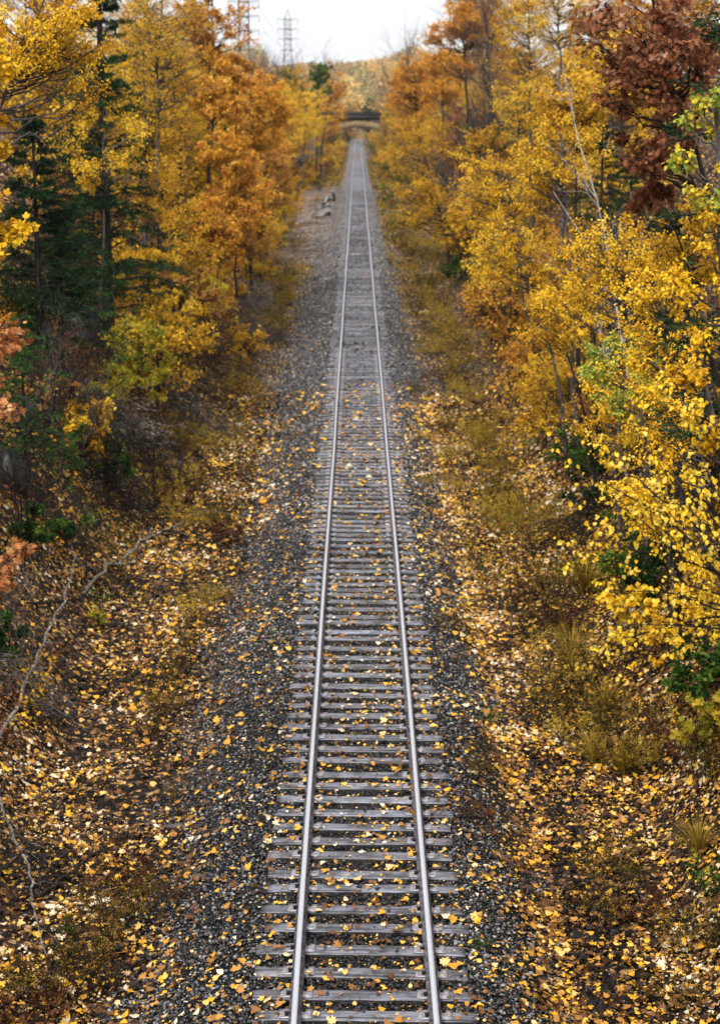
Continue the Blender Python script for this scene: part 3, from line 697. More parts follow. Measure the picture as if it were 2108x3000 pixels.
hand_tree('birch', 330, 20, 80, 120, 80, 'yellow birch at the top edge left of the orange oak', 5000, seed=7)
hand_tree('birch', 420, 290, 60, 55, 84, 'small bright yellow birch halfway up the left bank', 3000, seed=8, crf=.3)
hand_tree('gold', 340, 280, 90, 90, 80, 'dull golden beech behind the low birch spray on the left', 4500, seed=9)
hand_tree('orange', 478, 60, 85, 110, 85, 'tall orange oak standing against the sky, left side', 5200, seed=10, ls=.14, gaps=.42, crf=.24)
hand_tree('orange', 530, 165, 40, 50, 88, 'small orange oak crown touching the nearer pylon', 1600, seed=11, ls=.14, gaps=.4)
hand_tree('orange', 480, 210, 80, 70, 82, 'orange oak under the skyline oak, left bank', 3800, seed=12, ls=.14)
hand_tree('orange', 580, 260, 66, 84, 92, 'deep orange oak jutting toward the track, left bank', 5200, seed=13, ls=.15, crf=.26, gaps=.25)
hand_tree('orange', 500, 345, 62, 50, 80, 'red orange maple crown under the jutting oak', 2400, seed=14, ls=.13)
hand_tree('orange', 540, 430, 72, 80, 80, 'low orange oak with pale drooping leaves nearest the left shoulder', 3400, seed=15, ls=.13)
hand_tree('tan', 600, 400, 50, 70, 100, 'tan maple behind the low orange oak on the left', 2600, seed=16)
hand_tree('tan', 160, 450, 95, 75, 60, 'faded tan maple in the shade of the left bank', 1600, seed=17)
hand_tree('gold', 370, 450, 95, 105, 68, 'golden beech low on the left bank below the birches', 4600, seed=18)
hand_tree('gold', 430, 545, 80, 80, 66, 'golden orange beech hanging over the brush pile', 2800, seed=19)
hand_tree('maple', 350, 590, 62, 60, 57, 'slender yellow maple sapling with spaced leaf tiers, left bank', 700, seed=20, gaps=.4)
hand_tree('pinkoak', 14, 775, 78, 74, 18.2, 'pale orange oak sprig at the left edge above the rocks', 210, base=(-6.3, 18.5), seed=21, gaps=.1, cat='tree', crf=.5, ncl=7)
hand_tree('pinkoak', -14, 920, 62, 66, 18, 'small oak sprig at the left edge, middle of three', 90, base=(-6.2, 17.6), seed=22, gaps=.1, crf=.5, ncl=5)
hand_tree('pinkoak', 2, 1255, 84, 70, 17.6, 'lowest oak sprig with orange brown leaves at the left edge', 230, base=(-5.6, 17.6), seed=23, gaps=.1, crf=.5, ncl=7)
hand_tree('lime', 310, 800, 80, 115, 35, 'yellow green maple sapling leaning off the left bank', 2400, base=(-6.2, 35.6), seed=24, gaps=.3, cat='sapling', ls=.09)
hand_tree('lime', 230, 870, 85, 55, 34, 'low yellow green sapling beside the dark rocks', 1300, base=(-6.4, 34.6), seed=25, cat='sapling')
hand_tree('maple', 200, 960, 75, 75, 30.5, 'bushy yellow maple sapling under the dark rocks, left', 1700, base=(-5.6, 31), seed=26, cat='sapling', name='maple_sapling', ls=.10)
hand_tree('green', 140, 1010, 70, 60, 30, 'green leaved sapling left of the yellow maple sapling', 700, base=(-5.9, 30.4), seed=27, cat='sapling', name='sapling')
hand_tree('lime', 450, 670, 75, 95, 55, 'yellow green sapling beside the brush pile', 2200, base=(-5.9, 55.6), seed=28, cat='sapling')
hand_tree('green', 150, 1180, 60, 45, 26.5, 'dark blue green bush behind the fallen limbs', 900, base=(-5.3, 27), seed=29, cat='bush', name='bush')
hand_tree('lime', 225, 1375, 28, 30, 25, 'tiny lime green fern like seedling on the left litter', 260, base=(-4.2, 25), seed=30, cat='seedling', name='seedling', ls=.045)
hand_tree('green', 150, 2100, 42, 55, 19, 'small bright green seedling at the bottom left', 200, base=(-3.1, 19.3), seed=31, cat='seedling', name='seedling', ls=.035)
def at_pix(u, v):
    y = hit(u, v, 0); return float(unproj(u, v, y)[0]), y
conifer('pine_tree', (-7.5, 53), 12.2, 2.5, 190, 'tall dark pine between the yellow birches on the left', None, 51, dens=26, nl=.13)
conifer('pine_tree', (-8.3, 46), 6.6, 2.2, 130, 'shorter dark pine behind the left edge maples', None, 52, nl=.12)
conifer('hemlock_tree', (-7.9, 47), 4.3, 2.1, 120, 'green hemlock spreading over the dark rocks, left bank', None, 53, tilt=-.2, nl=.085, mat='hemlock')
conifer('hemlock_tree', (-7.3, 38), 3.6, 1.6, 90, 'second hemlock at the left edge, nearer than the spreading one', None, 54, tilt=-.25, nl=.07, mat='hemlock')
conifer('hemlock_tree', (-8.6, 58), 5.2, 1.9, 100, 'dark hemlock in the shadowed hollow behind the grey shrubs', None, 57, tilt=-.2, nl=.10)
conifer('hemlock_tree', (-6.9, 72), 3.4, 1.3, 70, 'small dark hemlock beyond the brush pile, left', None, 58, tilt=-.2, nl=.10)
conifer('pine_tree', (-8.4, 113), 6.5, 1.5, 90, 'small green pine by the path on the left', None, 55, nl=.14, dens=12)
conifer('pine_tree', (-9.5, 96), 8, 1.7, 80, 'dark pine half hidden behind the jutting orange oak', None, 56, nl=.14, dens=12)
hand_tree('orange', 600, 330, 45, 60, 120, 'small orange oak low behind the jutting oak, left', 2400, seed=90, ls=.15)
hand_tree('orange', 500, 500, 90, 70, 72, 'rusty orange oak low over the brush pile, left bank', 3600, seed=91, ls=.13)
hand_tree('tan', 420, 640, 70, 55, 64, 'tan maple low behind the twisted white branch', 2000, seed=92)
hand_tree('tan', 560, 520, 55, 55, 90, 'tan maple touching the left verge beyond the brush pile', 2400, seed=93)
hand_tree('gold', 250, 560, 80, 70, 64, 'dim golden beech behind the leafless grey shrubs', 1600, seed=94)
hand_tree('gold', 640, 470, 45, 45, 130, 'olive beech bush left of the puddles', 2000, seed=95)
hand_tree('birch', 690, 270, 52, 75, 210, 'pale yellow birch standing before the dark far tree, left', 3600, seed=96, ls=.13, gaps=.15)
hand_tree('green', 715, 185, 30, 55, 250, 'dark green far tree rising above the yellow birches, left', 3000, seed=97, ls=.2, gaps=.1)
hand_tree('orange', 750, 215, 30, 75, 270, 'light orange far tree right of the dark green one', 3000, seed=98, ls=.2, gaps=.12)
hand_tree('gold', 130, -10, 150, 90, 84, 'golden beech crown filling the top left behind the birches', 5500, seed=99)
hand_tree('maple', 360, 740, 60, 90, 40, 'bright yellow maple sapling between the two bare shrubs and brush pile', 2000, seed=101, cat='sapling', name='maple_sapling')
hand_tree('tan', 90, 880, 90, 60, 40, 'tan leaved sapling sprawling over the left rocks', 1200, seed=102, cat='sapling', name='maple_sapling')
hand_tree('green', 60, 1180, 70, 60, 27, 'dark green bush in the hollow at the left edge', 1500, seed=103, cat='bush', name='bush')
hand_tree('green', 20, 1420, 45, 60, 23, 'dark green bush behind the lower left limb', 900, seed=104, cat='bush', name='bush')
hand_tree('gold', 540, 760, 60, 60, 60, 'low golden bush on the brush pile edge', 1500, seed=105, cat='bush', name='bush')
hand_tree('orange', 480, 590, 70, 60, 64, 'low orange oak sapling behind the white broken branch', 1800, seed=106, cat='sapling', name='oak_sapling')
hand_tree('gold', 560, 590, 60, 50, 90, 'low golden bush under the jutting orange oak', 2000, seed=107, cat='bush', name='bush')
hand_tree('tan', 490, 660, 60, 45, 80, 'low tan bush behind the grey brush pile', 1600, seed=108, cat='bush', name='bush')
hand_tree('green', 610, 520, 40, 35, 90, 'low green bush beside the left verge under the oaks', 1400, seed=109, cat='bush', name='bush')
hand_tree('green', 240, 1040, 60, 40, 40, 'dark green bush between the bushy yellow maple and the twig tangle', 1200, seed=110, cat='bush', name='bush')
# --- right bank
hand_tree('orange', 1030, 55, 95, 120, 118, 'tall orange oak against the sky, right side', 8500, seed=40, ls=.17, gaps=.24, crf=.22)
hand_tree('orange', 925, 210, 55, 95, 165, 'brown orange oak leaning toward the far bridge, right side', 5000, seed=41, ls=.18, gaps=.2)
hand_tree('orange', 985, 170, 55, 70, 140, 'orange oak between the skyline oak and the leaning one', 3200, seed=42, ls=.17)
hand_tree('birch', 1180, 110, 85, 140, 78, 'tall yellow birch beside the bare grey tree, upper right', 7500, seed=43, crf=.22, gaps=.22)
hand_tree('birch', 1160, 240, 65, 80, 76, 'yellow birch directly under the tall one, upper right', 3600, seed=44)
hand_tree('birch', 1250, 20, 90, 70, 70, 'yellow birch crown cut by the top edge, upper right', 4200, seed=45)
hand_tree('rust', 1450, 90, 165, 150, 27, 'large rust brown oak with pointed leaves, upper right', 2100, base=(6.6, 28), seed=46, gaps=.4, crf=.34, ncl=60)
hand_tree('rust', 1470, 290, 95, 95, 27.5, 'rust brown oak below the large one, upper right', 900, base=(6.9, 28), seed=47, gaps=.42, crf=.34, ncl=40)
hand_tree('rust', 1470, 450, 60, 45, 28, 'low rust oak bough under two other rust crowns', 700, base=(6.6, 29), seed=48)
hand_tree('gold', 1290, 250, 110, 85, 47, 'golden beech with dark slanting stems, right bank', 5200, seed=49, crf=.22)
hand_tree('birch', 1250, 380, 110, 120, 45, 'yellow birch with fan of dark stems, middle of the right bank', 4800, seed=50, crf=.22)
hand_tree('birch', 1100, 420, 90, 100, 56, 'bright yellow birch nearest the track on the right bank', 6000, seed=51, crf=.24, gaps=.22)
hand_tree('birch', 1150, 560, 100, 85, 47, 'sprawling yellow birch low on the right bank', 4200, seed=52, crf=.24)
hand_tree('gold', 930, 340, 60, 70, 112, 'olive gold beech farther along the right bank', 4200, seed=53)
hand_tree('gold', 940, 450, 60, 60, 92, 'dull golden beech low beside the right shoulder', 3800, seed=54)
hand_tree('gold', 1060, 300, 80, 60, 85, 'olive golden beech under the bare grey tree', 3600, seed=55)
hand_tree('birch', 1380, 600, 120, 120, 33, 'dim yellow birch among dark stems, middle right', 3300, seed=56, crf=.24)
hand_tree('birch', 1300, 680, 110, 90, 37, 'loose yellow birch over the russet bushes, right bank', 2600, seed=57, crf=.24)
hand_tree('gold', 1230, 720, 90, 70, 41, 'golden brown beech sapling near the right shoulder', 2200, seed=58)
hand_tree('turning', 1400, 830, 90, 95, 26, 'green and yellow birch hung with small leaves, middle right', 1900, base=(5.9, 27), seed=59)
hand_tree('birch', 1480, 720, 110, 130, 24, 'yellow birch in deep shade behind the near birch boughs', 2300, base=(6.2, 25), seed=60)
hand_tree('orange', 1120, 30, 90, 90, 135, 'orange oak behind the bare grey tree, right skyline', 4500, seed=80, ls=.17)
hand_tree('gold', 1330, 60, 90, 110, 92, 'golden beech behind the white birch, upper right', 4500, seed=81)
hand_tree('gold', 290, 60, 90, 110, 100, 'golden beech behind the dark pine, upper left', 4500, seed=82)
hand_tree('orange', 60, 60, 100, 120, 70, 'orange oak behind the tall small leaved birch, top left', 4500, seed=83)
hand_tree('gold', 180, 260, 110, 90, 66, 'golden beech between the two dark pines, left', 4000, seed=84)
hand_tree('gold', 1540, 560, 90, 120, 30, 'golden beech in shade behind the right edge birches', 2600, seed=85)
hand_tree('birch', 1500, 960, 110, 100, 20, 'yellow birch low behind the nearest birch branches', 1100, base=(5.4, 21), seed=86)
hand_tree('gold', 1050, 470, 60, 60, 70, 'golden beech between shoulder beech and bright birch, right', 3200, seed=87)
for q_ in [('birch', 1380, 930, 100, 110, 30, 'yellow birch sapling behind the green and yellow birch, right', 2200), ('gold', 1240, 840, 90, 90, 37, 'golden beech sapling on the right verge below the russet bushes', 2200),
           ('birch', 1470, 1100, 110, 120, 22.5, 'yellow birch sapling filling the gap behind the near birch fan', 1500), ('gold', 1590, 1080, 80, 150, 20, 'golden beech sapling low at the right edge', 1100),
           ('birch', 1570, 1330, 90, 120, 17.5, 'yellow birch sapling beneath the near birch limb at the right edge', 900), ('green', 1450, 1250, 100, 90, 22, 'dark green bush in shade under the near birch fan', 2200),
           ('green', 1570, 1500, 80, 90, 20, 'dark green bush at the right edge under the yellow maple bush', 1500), ('green', 1330, 1060, 70, 80, 28, 'dark green bush left of the near birch fan', 1600),
           ('gold', 1500, 1420, 80, 80, 19, 'golden beech bush between maple bush and right edge', 700), ('green', 1180, 640, 70, 60, 48, 'dark green bush under the sprawling birch, right bank', 2000),
           ('lime', 1560, 1640, 60, 60, 18, 'lime leaved maple sapling low at the right edge', 300), ('tan', 1130, 700, 60, 50, 46, 'russet tan maple bush at the foot of the sprawling birch', 1500),
           ('tan', 1180, 800, 60, 50, 40, 'second russet tan maple bush nearer the camera, right verge', 1200), ('gold', 1320, 800, 90, 80, 33, 'dim golden beech bush in the middle of the right bank', 1800)]:
    hand_tree(*q_, seed=120+len(LABELS), cat='tree' if q_[0] in ('birch',) else 'bush', name=None if q_[0] == 'birch' else 'bush', gaps=.25)
for i, (hx, hy, hh, hr) in enumerate([(6.6, 34, 4.2, 1.5), (7.4, 43, 5.0, 1.7), (7.8, 52, 5.5, 1.8), (6.4, 26, 3.8, 1.4), (8.3, 62, 6.0, 1.9), (5.9, 21.5, 3.4, 1.2)]):  # hemlocks added to stand in for deep shade between the yellow crowns
    conifer('hemlock_tree', (hx, hy), hh, hr, 80, f'dark hemlock added as stand-in shade behind the yellow leaves of the right bank, {ordinal([5, 2, 1, 4, 0, 3].index(i)+1) if False else ordinal(sorted([34, 43, 52, 26, 62, 21.5]).index(hy)+1)} from the camera', 'added shade hemlocks of the right bank', 60+i+30, tilt=-.2, nl=.085)
conifer('pine_tree', (4.6, 17.5), 17.0, 2.6, 190, 'dark pine in the top right corner', None, 61, nl=.09, dens=30, z0=.35)
hand_tree('turning', 1590, 330, 105, 180, 15.2, 'birch with large green and yellow leaves at the right edge, upper part', 760, base=(4.2, 16), seed=62, crf=.25, ls=.062)
hand_tree('birch', 1590, 620, 95, 170, 14.6, 'yellow birch bough at the right edge, middle height', 620, base=(4.1, 15.4), seed=63, crf=.28)
hand_tree('birch', 1560, 890, 115, 130, 13.6, 'yellow birch bough thick with leaves at the right edge', 620, base=(3.9, 14.6), seed=64, crf=.3)
hand_tree('maple', 1420, 1390, 75, 95, 18, 'soft yellow maple bush under the near birch branches', 420, base=(3.6, 18.6), seed=65, ls=.095, cat='sapling', name='maple_sapling', gaps=.2)
hand_tree('lime', 1600, 1600, 50, 80, 17.5, 'green and yellow maple sapling at the right edge', 160, base=(4.2, 17.8), seed=66, cat='sapling', ls=.09)
hand_tree('green', 1020, 610, 46, 34, 56, 'round green bush beside the right shoulder', 1700, base=(5.0, 57), seed=67, cat='bush', name='bush')
hand_tree('green', 870, 446, 16, 14, 92, 'small dark green bush on the right verge, far up the line', 700, base=(3.9, 92), seed=68, cat='bush', name='bush')
hand_tree('green', 1400, 1140, 45, 45, 23, 'bright green sapling behind the near birch branches', 420, base=(4.6, 23.4), seed=69, cat='sapling', name='sapling', ls=.06)
hand_tree('green', 1290, 1270, 40, 40, 24.5, 'low green shrub left of the near birch branches', 350, base=(4.0, 24.6), seed=70, cat='bush', name='bush', ls=.055)
hand_tree('green', 1290, 990, 70, 75, 30, 'dark green creeper covered sapling, right bank', 1200, base=(4.9, 30.4), seed=71, cat='sapling', name='sapling', ls=.07)

# the near birch whose bare dark branches fan in from the right
def near_birch():
    r = np.random.default_rng(77); base = np.array([4.6, 13.2, gz(4.6, 13.2)]); root = unproj(1760, 1400, 13.0)
    tips = [(1262, 1000), (1300, 1090), (1290, 1215), (1262, 1250), (1350, 1010), (1420, 960), (1500, 985), (1340, 1320), (1400, 1400), (1330, 1455), (1300, 1490), (1440, 1460), (1500, 1120), (1560, 1050), (1540, 1240), (1420, 1130), (1480, 1330), (1600, 1180), (1580, 1400), (1370, 1180), (1600, 950), (1460, 1050)]
    ends = np.array([unproj(u, v, 12.4+1.6*r.random()) for u, v in tips]); A = np.repeat(root[None], len(ends), 0)+r.normal(size=(len(ends), 3))*.10
    BP = bez(A, ends, 8, .05, r, .012); BR = (.011+.006*r.random(len(ends)))[:, None]*np.linspace(1, .14, 8)[None]
    j = np.repeat(np.arange(len(ends)), 15); f = (.32+.68*r.random(len(j)))*7*.999; i0 = f.astype(int); fr = (f-i0)[:, None]
    S = BP[j, i0]*(1-fr)+BP[j, i0+1]*fr; d = BP[j, i0+1]-BP[j, i0]; d /= np.linalg.norm(d, axis=1, keepdims=True)
    E = S+(d+r.normal(size=d.shape)*.42)*(.10+.22*r.random((len(j), 1)))
    TW = bez(S, E, 4, -.03, r, .04)
    trunk = np.array([[base+[0, 0, -.4], base+[-.05, 0, 3], root+[.35, 0, -.8], root+[.1, 0, 0], root+[.3, .1, 3.0]]])
    wood = cat_mesh([tubes(trunk-base, np.array([[.085, .07, .06, .05, .02]]), 8), tubes(BP-base, BR, 5), tubes(TW-base, np.full((len(j), 1), .0026)*np.linspace(1, .5, 4)[None], 3)])
    N = 1500; k = r.integers(0, len(j), N); f = (.15+.85*r.random(N))*3*.999; i1 = f.astype(int); fr = (f-i1)[:, None]
    P = TW[k, i1]*(1-fr)+TW[k, i1+1]*fr+r.normal(size=(N, 3))*.012
    Ld = r.normal(size=(N, 3))*.55; Ld[:, 2] -= .75; Nn = r.normal(size=(N, 3))*.55; Nn[:, 1] -= .7; Nn[:, 2] += .6
    lv = leaves(P-base, Ld, Nn, .041*(.5+.8*r.random(N)), OVATE, .3+.7*r.random(N), .7, r)
    return link_tree('birch_tree', base, 'nearest birch, thin dark branches and round yellow leaves fanning in from the right', 'tree', None, wood, lv, 'twig', 'yellow')
near_birch()

# bare trees and brush
def bare(name, base, h, spread, n, r0, label, bark='greybark', cat='tree', lean=(0, 0), seed=0, group=None, rz=0):
    r = np.random.default_rng(300+seed); wood = bare_parts(r, h, spread, *n, r0, lean)
    t = thing(name, (base[0], base[1], gz(*base)), label, cat, group)
    obj('trunk', mesh('trunk', *wood, M[bark], smooth=True), t); return t
bare('bare_tree', (6.9, 98), 14.5, 3.0, (30, 8, 6), .17, 'bare grey tree between the orange oak and yellow birch, right bank', seed=1)
bare('bare_tree', (6.1, 92), 12, 2.6, (28, 8, 6), .15, 'second bare grey tree, lower and nearer, right bank', seed=2)
bare('birch_tree', (6.9, 43), 10.8, 1.7, (9, 4, 3), .042, 'leafless white birch with forked pale limbs, upper right', bark='whitebark', lean=(-1.7, 0), seed=3)
bare('birch_tree', (6.3, 40), 8.6, 1.3, (8, 4, 2), .034, 'smaller white birch stem slanting among golden leaves, right', bark='whitebark', lean=(-2.0, 0), seed=4)
bare('bare_shrub', (-7.0, 40), 3.8, 1.2, (14, 5, 3), .03, 'leafless grey shrub in front of the dark left bank', seed=5, cat='shrub')
bare('bare_shrub', (-6.6, 42), 3.2, 1.1, (13, 5, 3), .025, 'second leafless grey shrub, right of the taller one', seed=6, cat='shrub')
bare('bare_shrub', (-5.7, 28.4), 2.0, .7, (14, 5, 3), .016, 'thin bare shrub at the left edge beside the fallen limb', seed=7, cat='shrub')
for i, (bx, by, h, ln) in enumerate([(6.5, 44, 5.5, -1.6), (6.1, 40, 5.0, -1.7), (5.9, 35, 4.6, -1.5), (6.8, 33, 5.4, -2.0), (6.4, 29, 4.6, -1.5), (6.0, 25, 4.0, -1.2)]):
    bare('bare_sapling', (bx, by), h, 1.3, (14, 5, 2), .035, f'dark leafless stem leaning left through the right bank leaves, {ordinal(6-i)} from the camera', bark='twig', lean=(ln, 0), seed=20+i, cat='sapling', group='dark leaning stems on the right bank')

# fallen limbs, described as real paths over the ground
def limb(name, pts, r0, label, bark, cat, side=2, seed=0, group=None, lift=.06):
    r = np.random.default_rng(500+seed); P = []
    for (u, v, dz) in pts:
        y = hit(u, v, dz)
        P.append(unproj(u, v, y))
    P = np.array(P); t = np.linspace(0, len(P)-1, len(P)*4-3); i0 = np.minimum(t.astype(int), len(P)-2); fr = (t-i0)[:, None]
    Q = (P[i0]*(1-fr)+P[i0+1]*fr)+r.normal(size=(len(t), 3))*r0*.8
    Rr = r0*np.linspace(1, .35, len(t))
    parts = [tubes(Q[None]-P[0], Rr[None], 7, cap=True)]
    n = side*6
    j = r.integers(2, len(Q)-1, n); d = Q[j]-Q[j-1]; d /= np.linalg.norm(d, axis=1, keepdims=True)
    E = Q[j]+(d+r.normal(size=d.shape)*.5)*(.2+.5*r.random((n, 1)))*8*r0**.5*.6; E[:, 2] = np.maximum(E[:, 2], ground(E[:, 0], E[:, 1])+.02)
    parts.append(tubes(bez(Q[j], E, 5, .02, r, .05)-P[0], (Rr[j]*.4)[:, None]*np.linspace(1, .3, 5)[None], 4))
    t_ = obj(name, mesh(name, *cat_mesh(parts), M[bark], smooth=True), None, P[0]); tag(t_, label, cat, group); return t_
limb('fallen_branch', [(0, 1655, .25), (55, 1540, .35), (100, 1440, .45), (135, 1360, .55), (158, 1300, .6), (172, 1240, .75)], .034, 'long pale fallen limb rising along the left edge', 'limbbark', 'branch', 3, 1)
limb('fallen_branch', [(60, 1350, .12), (165, 1345, .15), (235, 1330, .15), (300, 1300, .12), (360, 1262, .1)], .022, 'thin dark fallen branch crossing the long pale limb', 'bark', 'branch', 2, 2)
limb('fallen_branch', [(188, 1325, .1), (240, 1270, .2), (285, 1245, .25), (318, 1215, .28), (350, 1195, .3), (385, 1180, .35), (425, 1165, .3)], .042, 'thick pale grey fallen limb with moss, left of the ballast', 'limbbark', 'branch', 3, 3)
limb('fallen_branch', [(350, 1192, .2), (365, 1222, .1), (392, 1245, .05), (412, 1250, .03)], .025, 'short forked limb hanging from the thick pale limb', 'bark', 'branch', 1, 4)
limb('fallen_branch', [(215, 1168, .2), (300, 1165, .15), (385, 1152, .1), (470, 1150, .05)], .028, 'long dark fallen stick pointing at the track', 'bark', 'branch', 2, 5)
limb('fallen_branch', [(0, 1790, .35), (25, 1865, .4), (62, 1935, .35), (72, 1990, .3), (75, 2040, .25), (88, 2090, .15), (105, 2140, .05)], .022, 'thin pale limb curving down the lower left edge', 'limbbark', 'branch', 2, 6)
limb('fallen_branch', [(78, 2020, .1), (130, 1975, .12), (190, 1930, .12), (255, 1890, .1), (290, 1872, .08)], .03, 'dark fallen branch slanting up from the lower left limb', 'bark', 'branch', 3, 7)
limb('fallen_branch', [(325, 1850, .03), (355, 1826, .06)], .032, 'short broken stub of branch above the plank', 'greybark', 'branch', 1, 8)
limb('fallen_branch', [(0, 1860, .1), (60, 1885, .1), (105, 1905, .06)], .014, 'straight thin stick at the lower left edge', 'greybark', 'branch', 1, 9)
limb('fallen_branch', [(40, 1745, .03), (120, 1765, .03), (175, 1785, .03)], .03, 'dark rotting stick lying flat in the left litter', 'twig', 'branch', 1, 10)
limb('fallen_branch', [(1180, 1480, .05), (1260, 1475, .05), (1290, 1480, .05), (1340, 1500, .02)], .045, 'brown mossy log beneath the near birch, right side', 'bark', 'log', 1, 11)
limb('fallen_branch', [(1250, 1815, .04), (1290, 1850, .04), (1330, 1880, .03)], .028, 'black wet branch in the leaves, lower right', 'twig', 'branch', 2, 12)
limb('fallen_branch', [(1215, 1790, .04), (1235, 1825, .03), (1280, 1860, .03), (1350, 1905, .03)], .022, 'second wet branch lower right, thinner, beside the black one', 'bark', 'branch', 2, 13)
limb('fallen_branch', [(390, 690, .7), (405, 655, .9), (395, 700, 1.0), (440, 705, 1.0)], .03, 'twisted white broken branch on the brush pile', 'whitebark', 'branch', 1, 14)
limb('fallen_branch', [(490, 663, .9), (510, 650, 1.1)], .04, 'short white stub of wood against the dark rock', 'whitebark', 'branch', 0, 15)
limb('fallen_branch', [(380, 650, 1.4), (330, 670, 1.6), (250, 700, 1.9)], .035, 'dark limb leaning across the shaded left bank', 'twig', 'branch', 2, 16)
for i, (u0, v0, u1, v1) in enumerate([(230, 1020, 330, 1090), (300, 990, 420, 1060), (180, 1080, 260, 1130), (270, 1060, 360, 1120), (330, 930, 300, 1010), (350, 1010, 470, 1090), (250, 1110, 330, 1075), (450, 730, 540, 790), (500, 700, 590, 780), (430, 770, 520, 740), (520, 740, 600, 800), (480, 690, 560, 720)]):
    limb('dead_stick', [(u0, v0, .35), ((u0+u1)/2, (v0+v1)/2-6, .45), (u1, v1, .1)], .02, f"{'grey dead stick in the tangle beside the left saplings' if i < 7 else 'grey dead stick heaped on the far brush pile'}", 'greybark', 'branch', 4, 30+i, 'dead sticks tangled on the near left bank' if i < 7 else 'dead sticks of the far brush pile')

def brush_pile(u, v, rad, n, label, seed, bark='bark'):
    r = np.random.default_rng(seed); x0, y0 = at_pix(u, v); z0 = gz(x0, y0)
    a = r.random(n)*6.283; q = r.random(n)**.6*rad; x = q*np.cos(a); y = q*np.sin(a); ln = rad*(.5+1.0*r.random(n)); dr = r.random(n)*6.283
    zc = ground(x0+x, y0+y)-z0+.05+.75*rad*r.random(n)*(1-(q/rad)**2)
    A = np.stack([x-np.cos(dr)*ln/2, y-np.sin(dr)*ln/2, zc-.1*ln*r.normal(size=n)], -1); B = np.stack([x+np.cos(dr)*ln/2, y+np.sin(dr)*ln/2, zc+.22*ln*r.normal(size=n)], -1)
    for E in (A, B): E[:, 2] = np.maximum(E[:, 2], ground(x0+E[:, 0], y0+E[:, 1])-z0+.01)
    P = bez(A, B, 6, .05, r, .04); Rr = (.008+.018*r.random(n)**2)[:, None]*np.linspace(1, .3, 6)[None]
    j = np.repeat(np.arange(n), 3); S = P[j, r.integers(1, 5, len(j))]; D = (B-A)[j]; D /= np.linalg.norm(D, axis=1, keepdims=True); E = S+(D+r.normal(size=D.shape)*.6)*(ln[j]*.3)[:, None]
    tw = bez(S, E, 4, .03, r, .05)
    o = obj('brush_pile', mesh('brush_pile', *cat_mesh([tubes(P, Rr, 5), tubes(tw, np.full((len(j), 1), .004)*np.linspace(1, .4, 4)[None], 3)]), M[bark], smooth=True), None, (x0, y0, z0)); tag(o, label, 'brush pile')
brush_pile(530, 770, 2.0, 150, 'grey brush pile below the white broken branch, left', 1101, 'greybark')
brush_pile(450, 810, 1.7, 120, 'dark brush pile just nearer than the grey one, left', 1102)
brush_pile(340, 1060, 1.3, 130, 'brown tangle of dead twigs above the thick pale limb', 1103, 'bark')
brush_pile(420, 980, 1.3, 110, 'dead twig tangle nearest the ballast on the left', 1104, 'greybark')
brush_pile(300, 1000, 1.2, 100, 'pale grey stick pile under the bushy yellow maple sapling', 1109, 'limbbark')
brush_pile(560, 700, 1.6, 100, 'farthest pale stick heap against the grey black rock, left', 1110, 'limbbark')
brush_pile(380, 900, 1.3, 110, 'brown stick pile right of the yellow green sapling', 1111, 'greybark')
brush_pile(250, 1120, 1.0, 100, 'dark twig tangle between the saplings and the thick pale limb', 1105, 'twig')
brush_pile(60, 1560, .7, 60, 'twig tangle under the long pale limb at the left edge', 1106, 'greybark')
brush_pile(1320, 1180, 1.0, 90, 'dark twig tangle under the right bank saplings', 1107, 'twig')
brush_pile(40, 1980, .6, 40, 'thin twig tangle at the lower left edge', 1108, 'bark')
# plank, rocks
b = MB(); p = unproj(395, 1862, 22.2); yy = row_to_y(1862*1.30688); p = unproj(395, 1862, yy*1.045)
b.box((0, 0, 0), (.30, .10, .035), .1, .01)
tag(obj('plank', b.me('plank', M['plank']), None, (p[0], p[1], gz(p[0], p[1])+.05)), 'short grey plank lying at the edge of the left ballast', 'plank')
def rock(loc, d, label, seed, group=None, cat='rock', mat='rock'):
    r = np.random.default_rng(seed); n, m_ = 9, 14; V = []; S = []; L = []
    off = r.random(3)*50
    pl = r.normal(size=(11, 3)); pl /= np.linalg.norm(pl, axis=1, keepdims=True)
    for i in range(n+1):
        for j in range(m_):
            th, ph = math.pi*i/n, 2*math.pi*j/m_
            v_ = np.array([math.sin(th)*math.cos(ph), math.sin(th)*math.sin(ph), math.cos(th)])
            q_ = .78/max(.6, float(np.max(pl@v_)))          # faceted, like split rock
            V.append(v_*q_*np.asarray(d)*(.97+.06*r.random()))
    for i in range(n):
        for j in range(m_):
            j2 = (j+1) % m_; L += [i*m_+j, (i+1)*m_+j, (i+1)*m_+j2, i*m_+j2]; S.append(4)
    me = mesh('rock', V, S, L, M[mat]); o = obj('rock', me, None, loc); o.rotation_euler = (0, 0, r.random()*6)
    return tag(o, label, cat, group)
rl = [(190, 775, .9, .6, .9, 'dark rock face under the hemlock, left bank'), (240, 800, .7, .5, .6, 'dark rock slab right of the rock face'), (330, 860, .7, .5, .6, 'dark rock behind the leaning yellow green sapling'),
      (35, 960, .55, .5, .6, 'black rock at the left edge below the oak sprigs'), (95, 930, .45, .4, .55, 'dark upright rock beside the left edge rock'), (520, 655, 1.0, .7, .8, 'grey black rock above the brush pile'),
      (25, 1080, .45, .5, .7, 'black boulder at the left edge with an overhang')]
for i, (u, v, a_, b_, c_, lb) in enumerate(rl):
    x, y = at_pix(u, v); rock((x, y, gz(x, y)+.1), (a_, b_, c_), lb, 700+i)
